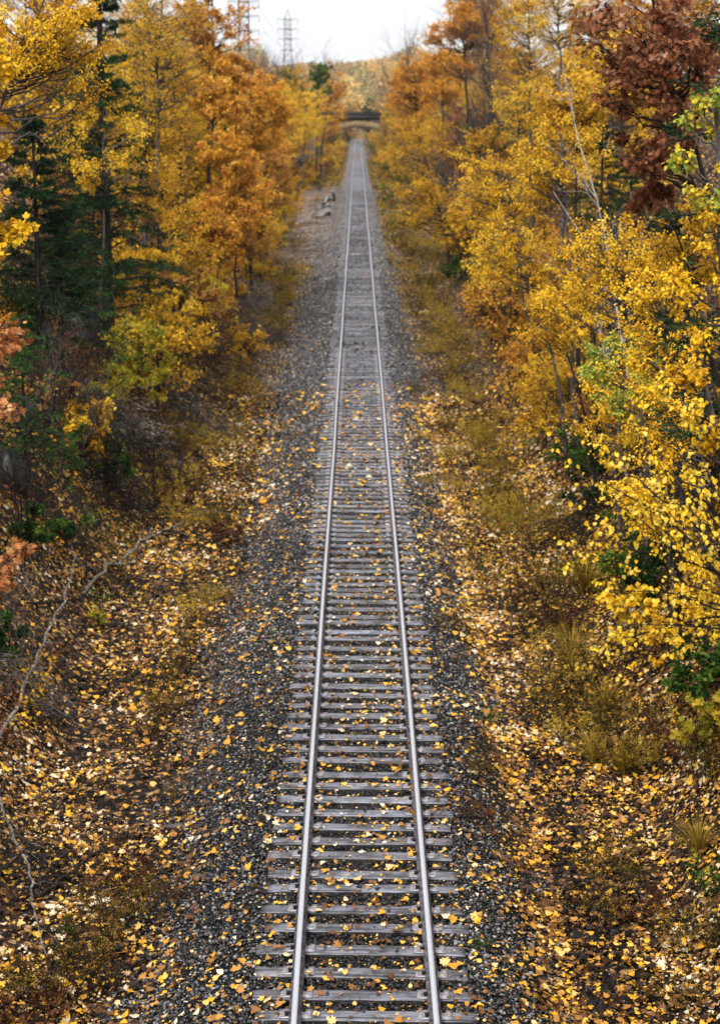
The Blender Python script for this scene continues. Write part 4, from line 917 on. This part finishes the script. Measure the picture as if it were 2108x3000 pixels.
for i, (u, v, s, lb) in enumerate([(1025, 1312, .10, 'flat grey stone on the right shoulder halfway down'), (1050, 1318, .08, 'small dark stone touching the flat grey one'), (1160, 1945, .05, 'lone blue grey stone in the right litter'), (1810*.763, 1938, .04, 'little round stone near the lower right weeds'), (1190, 1735, .06, 'dark stone above the wet branches at lower right')]):
    yy = row_to_y(v*1.30688)*1.04; p = unproj(u, v, yy); rock((p[0], yy, gz(p[0], yy)+.03), (s*1.5, s, s*.7), lb, 720+i, mat='stone' if False else 'rock')

# ------------------------------------------------------------------ weeds, grass
def weed_mesh(seed, h, spread, nst, nl, mat, ls):
    r = np.random.default_rng(seed); a = r.random(nst)*6.283; q = r.random(nst)**.5*spread
    A = np.stack([np.cos(a)*q*.4, np.sin(a)*q*.4, a*0-.02], -1); hh = h*(.55+.5*r.random(nst))
    E = A+np.stack([np.cos(a)*q*.9, np.sin(a)*q*.9, hh], -1)+r.normal(size=A.shape)*.05*h
    BP = bez(A, E, 6, -.02, r, .02); wood = tubes(BP, np.full((nst, 1), .004)*np.linspace(1, .4, 6)[None], 3)
    # side sprigs
    j = np.repeat(np.arange(nst), 5); f = (.35+.65*r.random(len(j)))*5*.999; i0 = f.astype(int); fr = (f-i0)[:, None]
    S = BP[j, i0]*(1-fr)+BP[j, i0+1]*fr; D = r.normal(size=S.shape); D[:, 2] = np.abs(D[:, 2])*.7+.3; D /= np.linalg.norm(D, axis=1, keepdims=True)
    T = S+D*h*.16*(.5+r.random((len(j), 1)))
    k = r.integers(0, len(j), nl); t = r.random((nl, 1)); P = S[k]*(1-t)+T[k]*t+r.normal(size=(nl, 3))*.012
    lv = leaves(P, D[k]+r.normal(size=(nl, 3))*.7, r.normal(size=(nl, 3))+[0, 0, .5], ls*(.5+r.random(nl)), RHOMB, np.clip(.4*r.random(nst)[j[k]]+.6*r.random(nl), 0, 1), .5, r)
    return mesh('stems', *wood, M['twig']), mesh('foliage', lv[0], lv[1], lv[2], M[mat], lv[3])
def grass_mesh(seed, h, n, mat='weedgold'):
    r = np.random.default_rng(seed); a = r.random(n)*6.283; q = r.random(n)**.6*h*.75
    A = np.stack([np.cos(a)*q*.15, np.sin(a)*q*.15, a*0-.02], -1); hh = h*(.45+.6*r.random(n))
    k = 6; t = np.linspace(0, 1, k)[None, :, None]
    D = np.stack([np.cos(a), np.sin(a)], -1)[:, None, :]
    P = np.zeros((n, k, 3)); P[:, :, :2] = A[:, None, :2]+D*(q[:, None, None]*t**1.8); P[:, :, 2] = (hh[:, None, None]*(t-.55*(q/h)[:, None, None]*t**2.4))[..., 0]-.02
    W = np.stack([-np.sin(a), np.cos(a), a*0], -1)[:, None, :]*(.006*(1-t**2*.9))
    V = np.concatenate([P-W, P+W], 1)
    i = np.arange(n)[:, None]*2*k; c = np.arange(k-1)[None]
    qd = np.stack([i+c, i+c+1, i+c+1+k, i+c+k], -1).reshape(-1, 4)
    return mesh('blades', V.reshape(-1, 3), np.full(len(qd), 4), qd, M[mat], np.repeat(r.random(n), k-1))
W_PROTO = []
for i, (h, sp, ns, nl, mt, ls) in enumerate([(.8, .45, 26, 2600, 'weed', .022), (1.0, .4, 20, 2200, 'weed', .022), (.7, .5, 28, 2600, 'weedgold', .024), (1.1, .5, 26, 3000, 'weedgold', .024), (.6, .45, 22, 1600, 'brown', .028), (.45, .35, 16, 900, 'green', .03), (.55, .4, 18, 1300, 'weed', .02)]):
    W_PROTO.append(weed_mesh(800+i, h, sp, ns, nl, mt, ls))
G_PROTO = [grass_mesh(850+i, .65+.15*i, 240) for i in range(3)]
wr = np.random.default_rng(5)
def weed(x, y, k, s, label, group):
    t = thing('weed_clump', (x, y, gz(x, y)), label, 'weeds', group, wr.random()*6.28); t.scale = (s*(.9+.4*wr.random()), s*(.9+.4*wr.random()), s*(.8+.4*wr.random()))
    a, b_ = W_PROTO[k]; obj('stem', a, t); obj('foliage', b_, t)
def spot(u, v):
    y = row_to_y(v*1.30688)*1.045; return unproj(u, v, y)[0], y
wd = [(395, 1530, 0, 1.0), (430, 1470, 1, .9), (370, 1600, 0, .9), (440, 1400, 3, .7), (480, 1350, 2, .8), (350, 1650, 6, 1.0), (260, 2080, 0, .9), (330, 2060, 6, .9), (190, 2190, 6, 1.1), (120, 2240, 0, 1.1), (235, 2140, 1, .7), (300, 1990, 4, .8), (380, 1800, 6, .6), (60, 2280, 4, 1.0), (400, 2040, 4, .4),
      (1010, 1450, 0, .7), (1080, 1790, 1, .8), (1060, 1900, 4, .6), (1100, 1620, 5, .6), (1130, 1200, 2, .9), (1110, 1120, 0, 1.0), (1090, 1050, 3, 1.2), (1075, 980, 2, 1.1), (1050, 920, 3, 1.2), (1020, 840, 2, 1.4), (1000, 800, 3, 1.3), (1030, 870, 0, 1.1),
      (1230, 1620, 0, 1.2), (1290, 1660, 2, 1.1), (1340, 1640, 0, 1.2), (1260, 1560, 3, 1.1), (1210, 1440, 0, 1.3), (1170, 1340, 4, 1.1), (1240, 1350, 0, 1.3), (1280, 1440, 4, 1.3), (1320, 1540, 0, 1.3), (1190, 1240, 0, 1.2), (1160, 1160, 4, 1.1),
      (1380, 2010, 0, 1.0), (1330, 2060, 6, .9), (1430, 2060, 4, .9), (1560, 2150, 0, 1.0), (1540, 1780, 4, 1.2), (1580, 1850, 0, 1.0), (1450, 1740, 2, 1.0), (1590, 2050, 5, .9), (1520, 2260, 6, 1.0), (1480, 1690, 0, 1.2), (1400, 1720, 0, 1.1),
      (1000, 2120, 6, .35), (1085, 2190, 5, .4), (960, 1160, 5, .6), (955, 1110, 2, .6), (950, 1000, 2, .7), (930, 900, 0, .8)]
cols = ['olive', 'tall olive', 'yellowing', 'tall golden', 'dead brown', 'fresh green', 'low olive']
cnt = {}
wd.sort(key=lambda q_: -q_[1])
for u, v, k, s in wd:
    side = 'left' if u < 800 else 'right'; key = (side, k); cnt[key] = cnt.get(key, 0)+1
    x, y = spot(u, v); weed(x, y, k, s, f'{cols[k]} weed clump on the {side} verge, {ordinal(cnt[key])} of that look from the bottom', f'weed clumps on the {side} verge')
for i in range(150):
    y = 40*(280/40)**wr.random(); left = wr.random() < .5
    x = -(2.9+2.3*wr.random()+.006*y) if left else (2.3+2.4*wr.random()+.004*y)
    if left and (y > 115) and x < -2.6 and wr.random() < .8: continue
    k = int(wr.choice([0, 1, 2, 3, 4, 6, 2])); weed(x, y, k, .8+.5*wr.random(), f"soft brown and gold weed clump in the far {'left' if left else 'right'} verge", f"far {'left' if left else 'right'} verge weeds")
for i, (u, v, s) in enumerate([(1400, 1730, 1.2), (1330, 1700, .8), (1310, 1330, 1.3), (1360, 1600, 1.2), (1560, 1960, .8), (1280, 1480, 1.0)]):
    x, y = spot(u, v); t = obj('grass_tuft', G_PROTO[i % 3], None, (x, y, gz(x, y))); t.scale = (s, s, s)
    tag(t, f'arching straw coloured grass tuft on the right bank, {ordinal(sorted([1730, 1700, 1330, 1600, 1960, 1480], reverse=True).index(v)+1)} from the bottom', 'grass tuft', 'grass tufts on the right bank')

# ------------------------------------------------------------------ understory shrubs and filler trees (copies of a few prototypes)
def proto(kind, seed, h, rad, nleaf, ls, crf=.3, z0=.2, gaps=.3, shp=RHOMB, ncl=None):
    sp = SPEC[kind]; r = np.random.default_rng(seed)
    C, cr = crown_clumps(r, np.array([0, 0, h*(z0+1)/2]), (rad, rad, h*(1-z0)/2), ncl or int(nleaf/70), crf*rad, gaps)
    return tree_parts(r, (0, 0, h*.93), C, cr, nleaf, ls, shp, .014*h, sp['droop'], twigs=6), sp
PROT = {}
def get_proto(key, kind, seed, **kw):
    if key not in PROT:
        (wood, lv), sp = proto(kind, seed, **kw)
        PROT[key] = (mesh('trunk', *wood, M[sp['bark']], smooth=True), mesh('crown', lv[0], lv[1], lv[2], M[sp['m']], lv[3]), sp)
    return PROT[key]
SPEC['russet'] = dict(m='brown', bark='twig', shp=OVATE, ls=.07, droop=.3, name='shrub', adj='brown')
def place(me_t, me_c, name, x, y, s, cat):
    t = thing(name, (x, y, gz(x, y)), 'x', cat, None, float(wr.random()*6.28)); t.scale = s
    obj('trunk', me_t, t); obj('crown', me_c, t); return t
fill = []
# skyline limits measured in the photo (2108 px): crowns must stay under these rows
SKU = np.array([-800, 560, 640, 745, 770, 830, 900, 960, 1020, 1080, 1150, 1185, 1230, 1290, 1500, 3000]); SKV = np.array([-900, -300, -60, 60, 195, 200, 185, 195, 185, 180, 170, 150, 20, -60, -400, -900])
kinds_l = ['birch', 'orange', 'gold', 'tan', 'birch', 'orange', 'green']; kinds_r = ['birch', 'orange', 'gold', 'birch', 'rust', 'gold', 'birch', 'green', 'tan']
def fill_tree(x, y, kind, h, rad, v_):
    tm, cm, sp = get_proto(('t', kind, v_), kind, 2000+v_*17+len(kind), h=9.0, rad=2.3, nleaf=11000, ls=.125, crf=.24, z0=.06, gaps=.25)
    u, _ = project(np.array([x, y, 9.])); ur = rad*F_PX/y
    vlim = max(np.interp(uu, SKU, SKV) for uu in (u-ur*.8, u, u+ur*.8))
    zmax = CAM[2]+(310-vlim)*.975*y/F_PX; z0 = gz(x, y)
    h = min(h, zmax-z0)
    if h < 3: return
    t = place(tm, cm, sp['name'], x, y, (rad/2.3, rad/2.3, h/9.0), 'tree'); fill.append((y, x, kind, t, sp['adj'], 'tree'))
for side in (-1, 1):
    for row, (off, step) in enumerate(((7.6, 7.0), (10.5, 8.0), (15, 11.0))):
        y = (98 if row == 0 else 66)+row*4
        while y < 330:
            yy = y+wr.normal()*1.5; x = side*(off+.012*max(0, yy-60)+wr.normal()*.7)
            kinds = kinds_l if side < 0 else kinds_r; kind = kinds[int(wr.integers(len(kinds)))]
            rad = 2.0+.9*wr.random(); h = (6.5+3.5*wr.random())*(1 if row else .75)
            if abs(x)-rad > 4.6: fill_tree(x, yy, kind, h, rad, int(wr.integers(3)))
            y += step*(.7+.6*wr.random())*(1+y/260)
for (x, y, kind, h, rad) in [(-9.6, 250, 'birch', 11, 3.2), (-9.4, 215, 'birch', 9.5, 2.8), (-10.2, 330, 'orange', 13, 3.2), (-11, 300, 'green', 15, 3.6), (-9.6, 280, 'gold', 11, 3), (-11.2, 385, 'orange', 12, 3.4), (-6.6, 430, 'orange', 7.5, 3.0), (-7.4, 455, 'gold', 8, 3.0), (-12, 350, 'gold', 14, 4), (-15, 400, 'birch', 15, 4),
                             (8.3, 250, 'orange', 12, 3.2), (7.6, 300, 'birch', 11, 3), (8.4, 345, 'tan', 12, 3.4), (9, 390, 'green', 13, 3.4), (8.6, 430, 'birch', 12, 3.3), (7.9, 462, 'tan', 10, 2.6), (12, 320, 'orange', 15, 4), (13, 370, 'gold', 15, 4),
                             (-5.6, 350, 'lime' if False else 'gold', 4, 1.5), (5.6, 350, 'green', 4, 1.5), (5.2, 395, 'gold', 4.5, 1.4), (-5.0, 410, 'green', 4, 1.4),
                             (-13, 505, 'gold', 14, 4), (-8, 520, 'birch', 12, 3.5), (12, 500, 'orange', 15, 4), (8, 530, 'tan', 13, 3.5), (-2.5, 560, 'tan', 12, 3.5), (3, 575, 'green', 12, 3.5), (0, 600, 'gold', 10, 3.5)]:
    fill_tree(x, y, kind, h, rad, int(wr.integers(3)))
# shrubs
sk = ['birch', 'russet', 'gold', 'green', 'lime', 'russet', 'rust', 'orange']
for side in (-1, 1):
    n = 60
    for i in range(n):
        y = 24*(260/24)**wr.random(); off = (5.6 if side < 0 else 5.2)+3.8*wr.random()**1.2+.012*max(0, y-60); x = side*off
        if (side < 0 and y < 62 and off < 7.4) or (side > 0 and y < 40 and off < 5.8): continue
        kind = sk[int(wr.integers(len(sk)))]; v_ = int(wr.integers(2))
        tm, cm, sp = get_proto(('s', kind, v_), kind, 2500+v_*13+len(kind), h=2.2, rad=1.15, nleaf=2000, ls=.075, z0=.1, crf=.3)
        s = .65+.6*wr.random(); t = place(tm, cm, 'shrub', x, y, (s, s, s*(.8+.4*wr.random())), 'shrub'); fill.append((y, x, kind, t, sp['adj'], 'shrub'))
for side in (-1, 1):
    for (n, ya, yb, o0, ow, sh) in ((12, 52, 84, 6.0, 2.0, 1.3), (28, 66, 200, 5.4, 2.2, 1.7), (46, 215, 470, 3.2, 3.4, 1.3)):
        for i in range(n):
            y = ya*(yb/ya)**wr.random(); x = side*(o0+(.008*max(0, y-60) if yb < 210 else 0)+ow*wr.random())
            if side < 0 and 150 < y < 260: x = min(x, -6.6)
            kind = ['birch', 'gold', 'orange', 'gold', 'birch', 'russet', 'green'][int(wr.integers(7))]; v_ = int(wr.integers(2))
            tm, cm, sp = get_proto(('s', kind, v_), kind, 2500+v_*13+len(kind), h=2.2, rad=1.15, nleaf=2000, ls=.075, z0=.1, crf=.3)
            s = sh*(.6+.5*wr.random()); t = place(tm, cm, 'shrub', x, y, (s, s, s*(.8+.4*wr.random())), 'shrub'); fill.append((y, x, kind, t, sp['adj'], 'shrub'))
for i in range(14):
    y = 486+60*wr.random(); x = -6+12*wr.random(); kind = ['green', 'gold', 'russet', 'birch'][i % 4]
    tm, cm, sp = get_proto(('s', kind, 0), kind, 2500+len(kind), h=2.2, rad=1.15, nleaf=2000, ls=.075, z0=.1, crf=.3)
    s = 1.0+.7*wr.random(); t = place(tm, cm, 'shrub', x, y, (s, s, s), 'shrub'); fill.append((y, x, kind, t, sp['adj'], 'shrub'))
# bare brush copies
bp_ = [mesh('trunk', *bare_parts(np.random.default_rng(600+i), 1.7, .8, 14, 5, 3, .018, droop=.25), M['bark' if i % 2 else 'twig'], smooth=True) for i in range(4)]
for side in (-1, 1):
    for i in range(40):
        y = (30 if i % 2 else 24)*(150/24)**(wr.random()*(.55 if i % 2 else 1)); off = (5.0 if side < 0 else 4.9)+3.3*wr.random(); x = side*off
        t = thing('bare_shrub', (x, y, gz(x, y)), 'x', 'brush', None, float(wr.random()*6.28)); s = .7+.9*wr.random(); t.scale = (s, s, s)
        obj('trunk', bp_[int(wr.integers(4))], t); fill.append((y, x, 'bare', t, 'leafless', 'brush'))
# labels: rank by distance within look and side
by = {}
for it in fill: by.setdefault((it[5], it[4], it[1] > 0), []).append(it)
for (cat, adj, right), lst in by.items():
    lst.sort(key=lambda q_: q_[0])
    for n, it in enumerate(lst):
        where = 'right bank' if right else 'left bank'
        word = {'shrub': 'shrub', 'brush': 'brush tangle', 'tree': 'tree'}[cat]
        it[3]['label'] = f'{adj} {word} on the {where}, {ordinal(n+1)} such {word} from the camera'
        it[3]['group'] = f'{adj} {word}s on the {where}'

# low brush and vines covering the banks
def undergrowth():
    r = np.random.default_rng(91); n = 150000
    y = 20*(260/20)**r.random(n); side = np.where(r.random(n) < .5, -1, 1)
    off = np.where(side < 0, 5.2, 4.8)+7.5*r.random(n)+.012*np.clip(y-60, 0, 300); x = side*off
    dn = vnoise(x, y, 1.6, 21); keep = (dn > .45) & in_view(x, y, ground(x, y)+.5); x, y, dn = x[keep], y[keep], dn[keep]; N = len(x)
    z = ground(x, y)+(.1+.9*r.random(N))*(dn-.4)*1.6
    P = np.stack([x, y, z], -1); hue = vnoise(x, y, 2.2, 33)
    out = {}
    for nm, lo, hi in (('weed', 0, .4), ('brown', .4, .62), ('gold', .62, .8), ('green', .8, 1.01)):
        m = (hue >= lo) & (hue < hi); k = int(m.sum())
        lv = leaves(P[m], r.normal(size=(k, 3)), r.normal(size=(k, 3))+[0, -.3, .8], (.05+.06*r.random(k))*np.clip(y[m]/45, 1, 2.5)**.6, RHOMB if True else OVATE, r.random(k), .6, r)
        o = obj('undergrowth', mesh('undergrowth', lv[0], lv[1], lv[2], M[nm], lv[3])); tag(o, {'weed': 'olive', 'brown': 'dead brown', 'gold': 'golden', 'green': 'green'}[nm]+' tangled undergrowth covering the banks', kind='stuff')
undergrowth()
def verge():
    r = np.random.default_rng(95); n = 260000; y = 34*(470/34)**r.random(n); sd_ = np.where(r.random(n) < .5, -1, 1)
    off = np.where(sd_ < 0, 2.9, 2.3-.5*sm((y-70)/50))-np.where(sd_ < 0, .9, .35)*sm((y-190)/60)+(3.4+.012*y)*r.random(n); x = sd_*off
    path = (x < -2.4) & (x > -6.4) & (y > 116) & (y < 225)
    dn = vnoise(x, y, 1.1, 71)*.6+.4*vnoise(x*1.5, y*.4, 1.4, 72)
    keep = (r.random(n) < sm((dn-.42)/.25)*(.45+.55*sm((y-60)/120))) & in_view(x, y, x*0) & ((~path) | (r.random(n) < .05)) & dry(x, y); x, y, dn = x[keep], y[keep], dn[keep]; N = len(x)
    P = np.stack([x, y, ground(x, y)+(.02+.55*r.random(N)**1.5)*dn], -1); hue = vnoise(x, y, 2.8, 73)+.15*r.normal(size=N)
    for nm, lo, hi, lb in (('weed', -9, .42, 'low brown weeds along both verges'), ('weedgold', .42, .66, 'yellowed grass and weeds along both verges'), ('hemlock', .82, 9, 'patches of still green weeds along both verges'), ('tan', .66, .82, 'tan dead stalks along both verges')):
        m = (hue >= lo) & (hue < hi); k = int(m.sum()); D = r.normal(size=(k, 3))*.5; D[:, 2] += .6
        lv = leaves(P[m], D, r.normal(size=(k, 3))+[0, -.6, .5], (.045+.05*r.random(k))*np.clip(y[m]/60, 1, 4)**.7, RHOMB, r.random(k), .5, r)
        tag(obj('verge_weeds', mesh('verge_weeds', lv[0], lv[1], lv[2], M[nm], lv[3])), lb, kind='stuff')
verge()

# ------------------------------------------------------------------ far wood beyond the bridge
def far_wood():
    r = np.random.default_rng(41); n = 430
    y = 500+500*r.random(n)**.8; x = (r.random(n)-.5)*2*(55+.10*(y-500)) -10
    keep = ~((np.abs(x) < 8) & (y < 560)); x, y = x[keep], y[keep]
    keep = ~((np.abs(x+28.5) < 9) & (y < 760)); x, y = x[keep], y[keep]; n = len(x)
    h = 10+6*r.random(n); rad = 3+2.2*r.random(n); z = ground(x, y)
    u, _ = project(np.stack([x, y, z+h], -1)); lim = np.interp(u, SKU, SKV)+10*r.random(n)
    zmax = CAM[2]+(310-lim)*.975*y/F_PX; h = np.minimum(h, np.maximum(zmax-z, 2))
    m = 340; k = np.repeat(np.arange(n), m); d = r.normal(size=(n*m, 3)); d /= np.linalg.norm(d, axis=1, keepdims=True)
    lump = 1+.28*np.sin(d[:, 0]*4+k)*np.sin(d[:, 2]*5+k*1.7)
    P = np.stack([x[k]+d[:, 0]*rad[k]*lump, y[k]+d[:, 1]*rad[k]*lump, z[k]+h[k]*.58+d[:, 2]*h[k]*.42*lump], -1)+r.normal(size=(n*m, 3))*.35
    hue = r.random(n)
    rnd = np.clip(hue[k]*.8+.2*r.random(len(k)), 0, 1)
    mt = leaf_mat('far autumn crowns', [(104, 114, 90), (140, 140, 104), (200, 174, 120), (232, 194, 122), (244, 208, 132), (232, 178, 112), (190, 174, 164)], vary=0)  # autumn colours lightened so that distance haze is painted into the crowns
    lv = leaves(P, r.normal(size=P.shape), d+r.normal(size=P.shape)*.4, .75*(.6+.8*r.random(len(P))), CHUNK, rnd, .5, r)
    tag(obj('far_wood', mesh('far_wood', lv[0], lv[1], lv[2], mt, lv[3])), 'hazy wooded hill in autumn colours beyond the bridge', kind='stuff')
far_wood()
for i, (u, v, d, s) in enumerate([(722, 118, 560, 15), (648, 120, 480, 12), (600, 125, 330, 13), (575, 128, 300, 12), (912, 96, 330, 14), (625, 135, 380, 12), (590, 165, 240, 10)]):
    p = unproj(u, v, d); g0 = gz(p[0], d); h = p[2]-g0
    if h < 3: continue
    r = np.random.default_rng(900+i); wood = bare_parts(r, h*1.05, h*.30, 26, 8, 6, .018*h)
    t = thing('bare_tree', (p[0], d, g0), f'bare twiggy grey tree on the far skyline, {ordinal([600, 575, 722, 648, 912, 625, 590].index(u)+1) if False else ordinal(sorted([722, 648, 600, 575, 912, 625, 590]).index(u)+1)} from the left', 'tree', 'bare trees on the skyline')
    obj('trunk', mesh('trunk', *wood, M['greybark']), t)

# ------------------------------------------------------------------ bridge over the line
def bridge():
    y0 = 480.0; t = thing('arch_bridge', (0.3, y0, 0), 'far road bridge, black girder deck above a sandstone coloured arch', 'bridge')
    W = 4.5; n = 28; R0 = 6.6; V = []; S = []; L = []
    for k in range(n+1):
        a = math.pi*(.06+.88*k/n); cx, cz = math.cos(a), math.sin(a)
        zi, zo = 4.05*cz**.72*.98, 4.05*cz**.72+1.55
        for yy in (-W/2, W/2): V += [(R0*cx, yy, zi), (R0*1.22*cx, yy, zo)]
    for k in range(n):
        o = k*4; o2 = o+4
        for q_ in ((o, o2, o2+1, o+1), (o+2, o+3, o2+3, o2+2), (o, o+2, o2+2, o2), (o+1, o2+1, o2+3, o+3)): L += list(q_); S.append(4)
    obj('arch', mesh('arch', V, S, L, M['arch']), t)
    for s in (-1, 1):
        b = MB(); b.box((s*10.0, 0, 1.5), (7.2, W, 6.6)); obj('abutment', b.me('abutment', M['arch']), t)
    b = MB(); b.box((0, 0, 6.55), (30, W+.6, .9)); b.box((0, 0, 5.95), (26, W-1, .3))
    obj('deck', b.me('deck', M['girder']), t)
    for s in (-1, 1):
        b = MB(); b.box((0, s*(W/2+.2), 7.95), (30, .12, .14)); b.box((0, s*(W/2+.2), 7.45), (30, .06, .75))
        for x in np.arange(-14.5, 14.6, .8): b.box((x, s*(W/2+.2), 7.5), (.1, .1, 1.0))
        obj('railing', b.me('railing', M['girder']), t)
bridge()

# ------------------------------------------------------------------ pylons and wires
arm_h = {}
def pylon(x, y, z_arms, z_waist, z_top, label, bw):
    g0 = gz(x, y); t = thing('lattice_pylon', (x, y, g0), label, 'pylon', 'lattice pylons above the left trees')
    W = bw/2; zw = z_waist-g0; base = W*2.6; top = z_top-g0; za = [z-g0 for z in z_arms]
    up = za[0]; r = .10
    for sx in (-1, 1):
        for sy in (-1, 1):
            b = MB(); b.bar((sx*base, sy*base, -.5), (sx*W, sy*W, zw), r*1.2); b.bar((sx*W, sy*W, zw), (sx*W, sy*W, up), r); b.bar((sx*W, sy*W, up), (0, 0, top), r*.8)
            obj('leg', b.me('leg', M['pylon']), t)
    b = MB(); lv = list(np.linspace(0, zw, 6))+list(np.linspace(zw, up, 7))[1:]
    def ww(z): return base+(W-base)*z/zw if z < zw else W
    for a, c in zip(lv[:-1], lv[1:]):
        wa, wc = ww(a), ww(c)
        for s in (-1, 1):
            b.bar((-wa, s*wa, a), (wc, s*wc, c), r*.45); b.bar((wa, s*wa, a), (-wc, s*wc, c), r*.45)
            b.bar((s*wa, -wa, a), (s*wc, wc, c), r*.45); b.bar((s*wa, wa, a), (s*wc, -wc, c), r*.45)
            b.bar((-wc, s*wc, c), (wc, s*wc, c), r*.5); b.bar((s*wc, -wc, c), (s*wc, wc, c), r*.5)
    obj('bracing', b.me('bracing', M['pylon']), t)
    b = MB(); b.bar((-W*2.0, 0, zw), (W*2.0, 0, zw), r*1.5)
    for s in (-1, 1): b.bar((-W*1.2, s*W, zw), (W*1.2, s*W, zw), r*1.3)
    obj('waist_beam', b.me('waist_beam', M['pylon']), t)
    for z in za:
        b = MB(); A = W+2.6*bw/2.5
        for s in (-1, 1):
            for sy in (-1, 1): b.bar((s*W, sy*W, z), (s*A, 0, z+.25), r*.5); b.bar((-W*1.15, sy*W, z), (W*1.15, sy*W, z), r*1.3)
            b.bar((s*W, 0, z-.9), (s*A, 0, z+.2), r*.4)
        arm = obj('crossarm', b.me('crossarm', M['pylon']), t)
        for s in (-1, 1):
            q_ = MB(); q_.bar((s*A, 0, z+.2), (s*A, 0, z-1.3), .07, 6)
            obj('insulator', q_.me('insulator', M['pylon']), arm)
    return [(x+s*(W+2.6*bw/2.5), y, z-1.3) for z in z_arms for s in (-1, 1)]
def zrow(v, d): return CAM[2]+(310-v)*.975*d/F_PX
n1 = pylon((725-1047)*480/F_PX, 480, [zrow(16, 480), zrow(57, 480), zrow(98, 480)], zrow(152, 480), zrow(-28, 480), 'nearer and taller lattice pylon behind the orange oak, left skyline', 2.6)
n2 = pylon((849-1047)*720/F_PX, 720, [zrow(66, 720), zrow(93, 720), zrow(120, 720)], zrow(152, 720), zrow(38, 720), 'farther pale lattice pylon standing clear in the sky, left of centre', 2.5)
names = ['top left', 'top right', 'middle left', 'middle right', 'low left', 'low right']
for i, (a, c) in enumerate(zip(n1, n2)):
    a, c = np.array(a), np.array(c); P = []
    start = a+(a-c)*1.0
    for A, B in ((start, a), (a, c), (c, c+(c-a)*1.0)):
        for t in np.linspace(0, 1, 15)[(1 if P else 0):]:
            p = A*(1-t)+B*t; p[2] -= 5.5*4*t*(1-t); P.append(p)
    P = np.array(P); V, S, L = tubes(P[None], np.full((1, len(P)), .035), 4)
    tag(obj('power_cable', mesh('power_cable', V, S, L, M['wire'])), f'sagging power cable hung from the {names[i]} arms of both pylons', 'power cable', 'power cables between the pylons')

# ------------------------------------------------------------------ autumn haze
hb = MB(); hb.box((0, 500, 30), (1700, 1200, 66))
zlow = float(GZ[(GY < 1120) & (GY > -110) & (np.abs(GX) < 870)].min())
hm = bpy.data.materials.new('haze'); hm.use_nodes = True; hn = hm.node_tree
for n_ in list(hn.nodes):
    if n_.type == 'BSDF_PRINCIPLED': hn.nodes.remove(n_)
pv = hn.nodes.new('ShaderNodeVolumePrincipled'); pv.inputs['Color'].default_value = (.93, .95, 1, 1); pv.inputs['Density'].default_value = .00013; pv.inputs['Anisotropy'].default_value = .7
hn.links.new(pv.outputs[0], hn.nodes['Material Output'].inputs['Volume'])
tag(obj('haze', hb.me('haze', hm)), 'pale rainy haze over the cutting', kind='stuff')
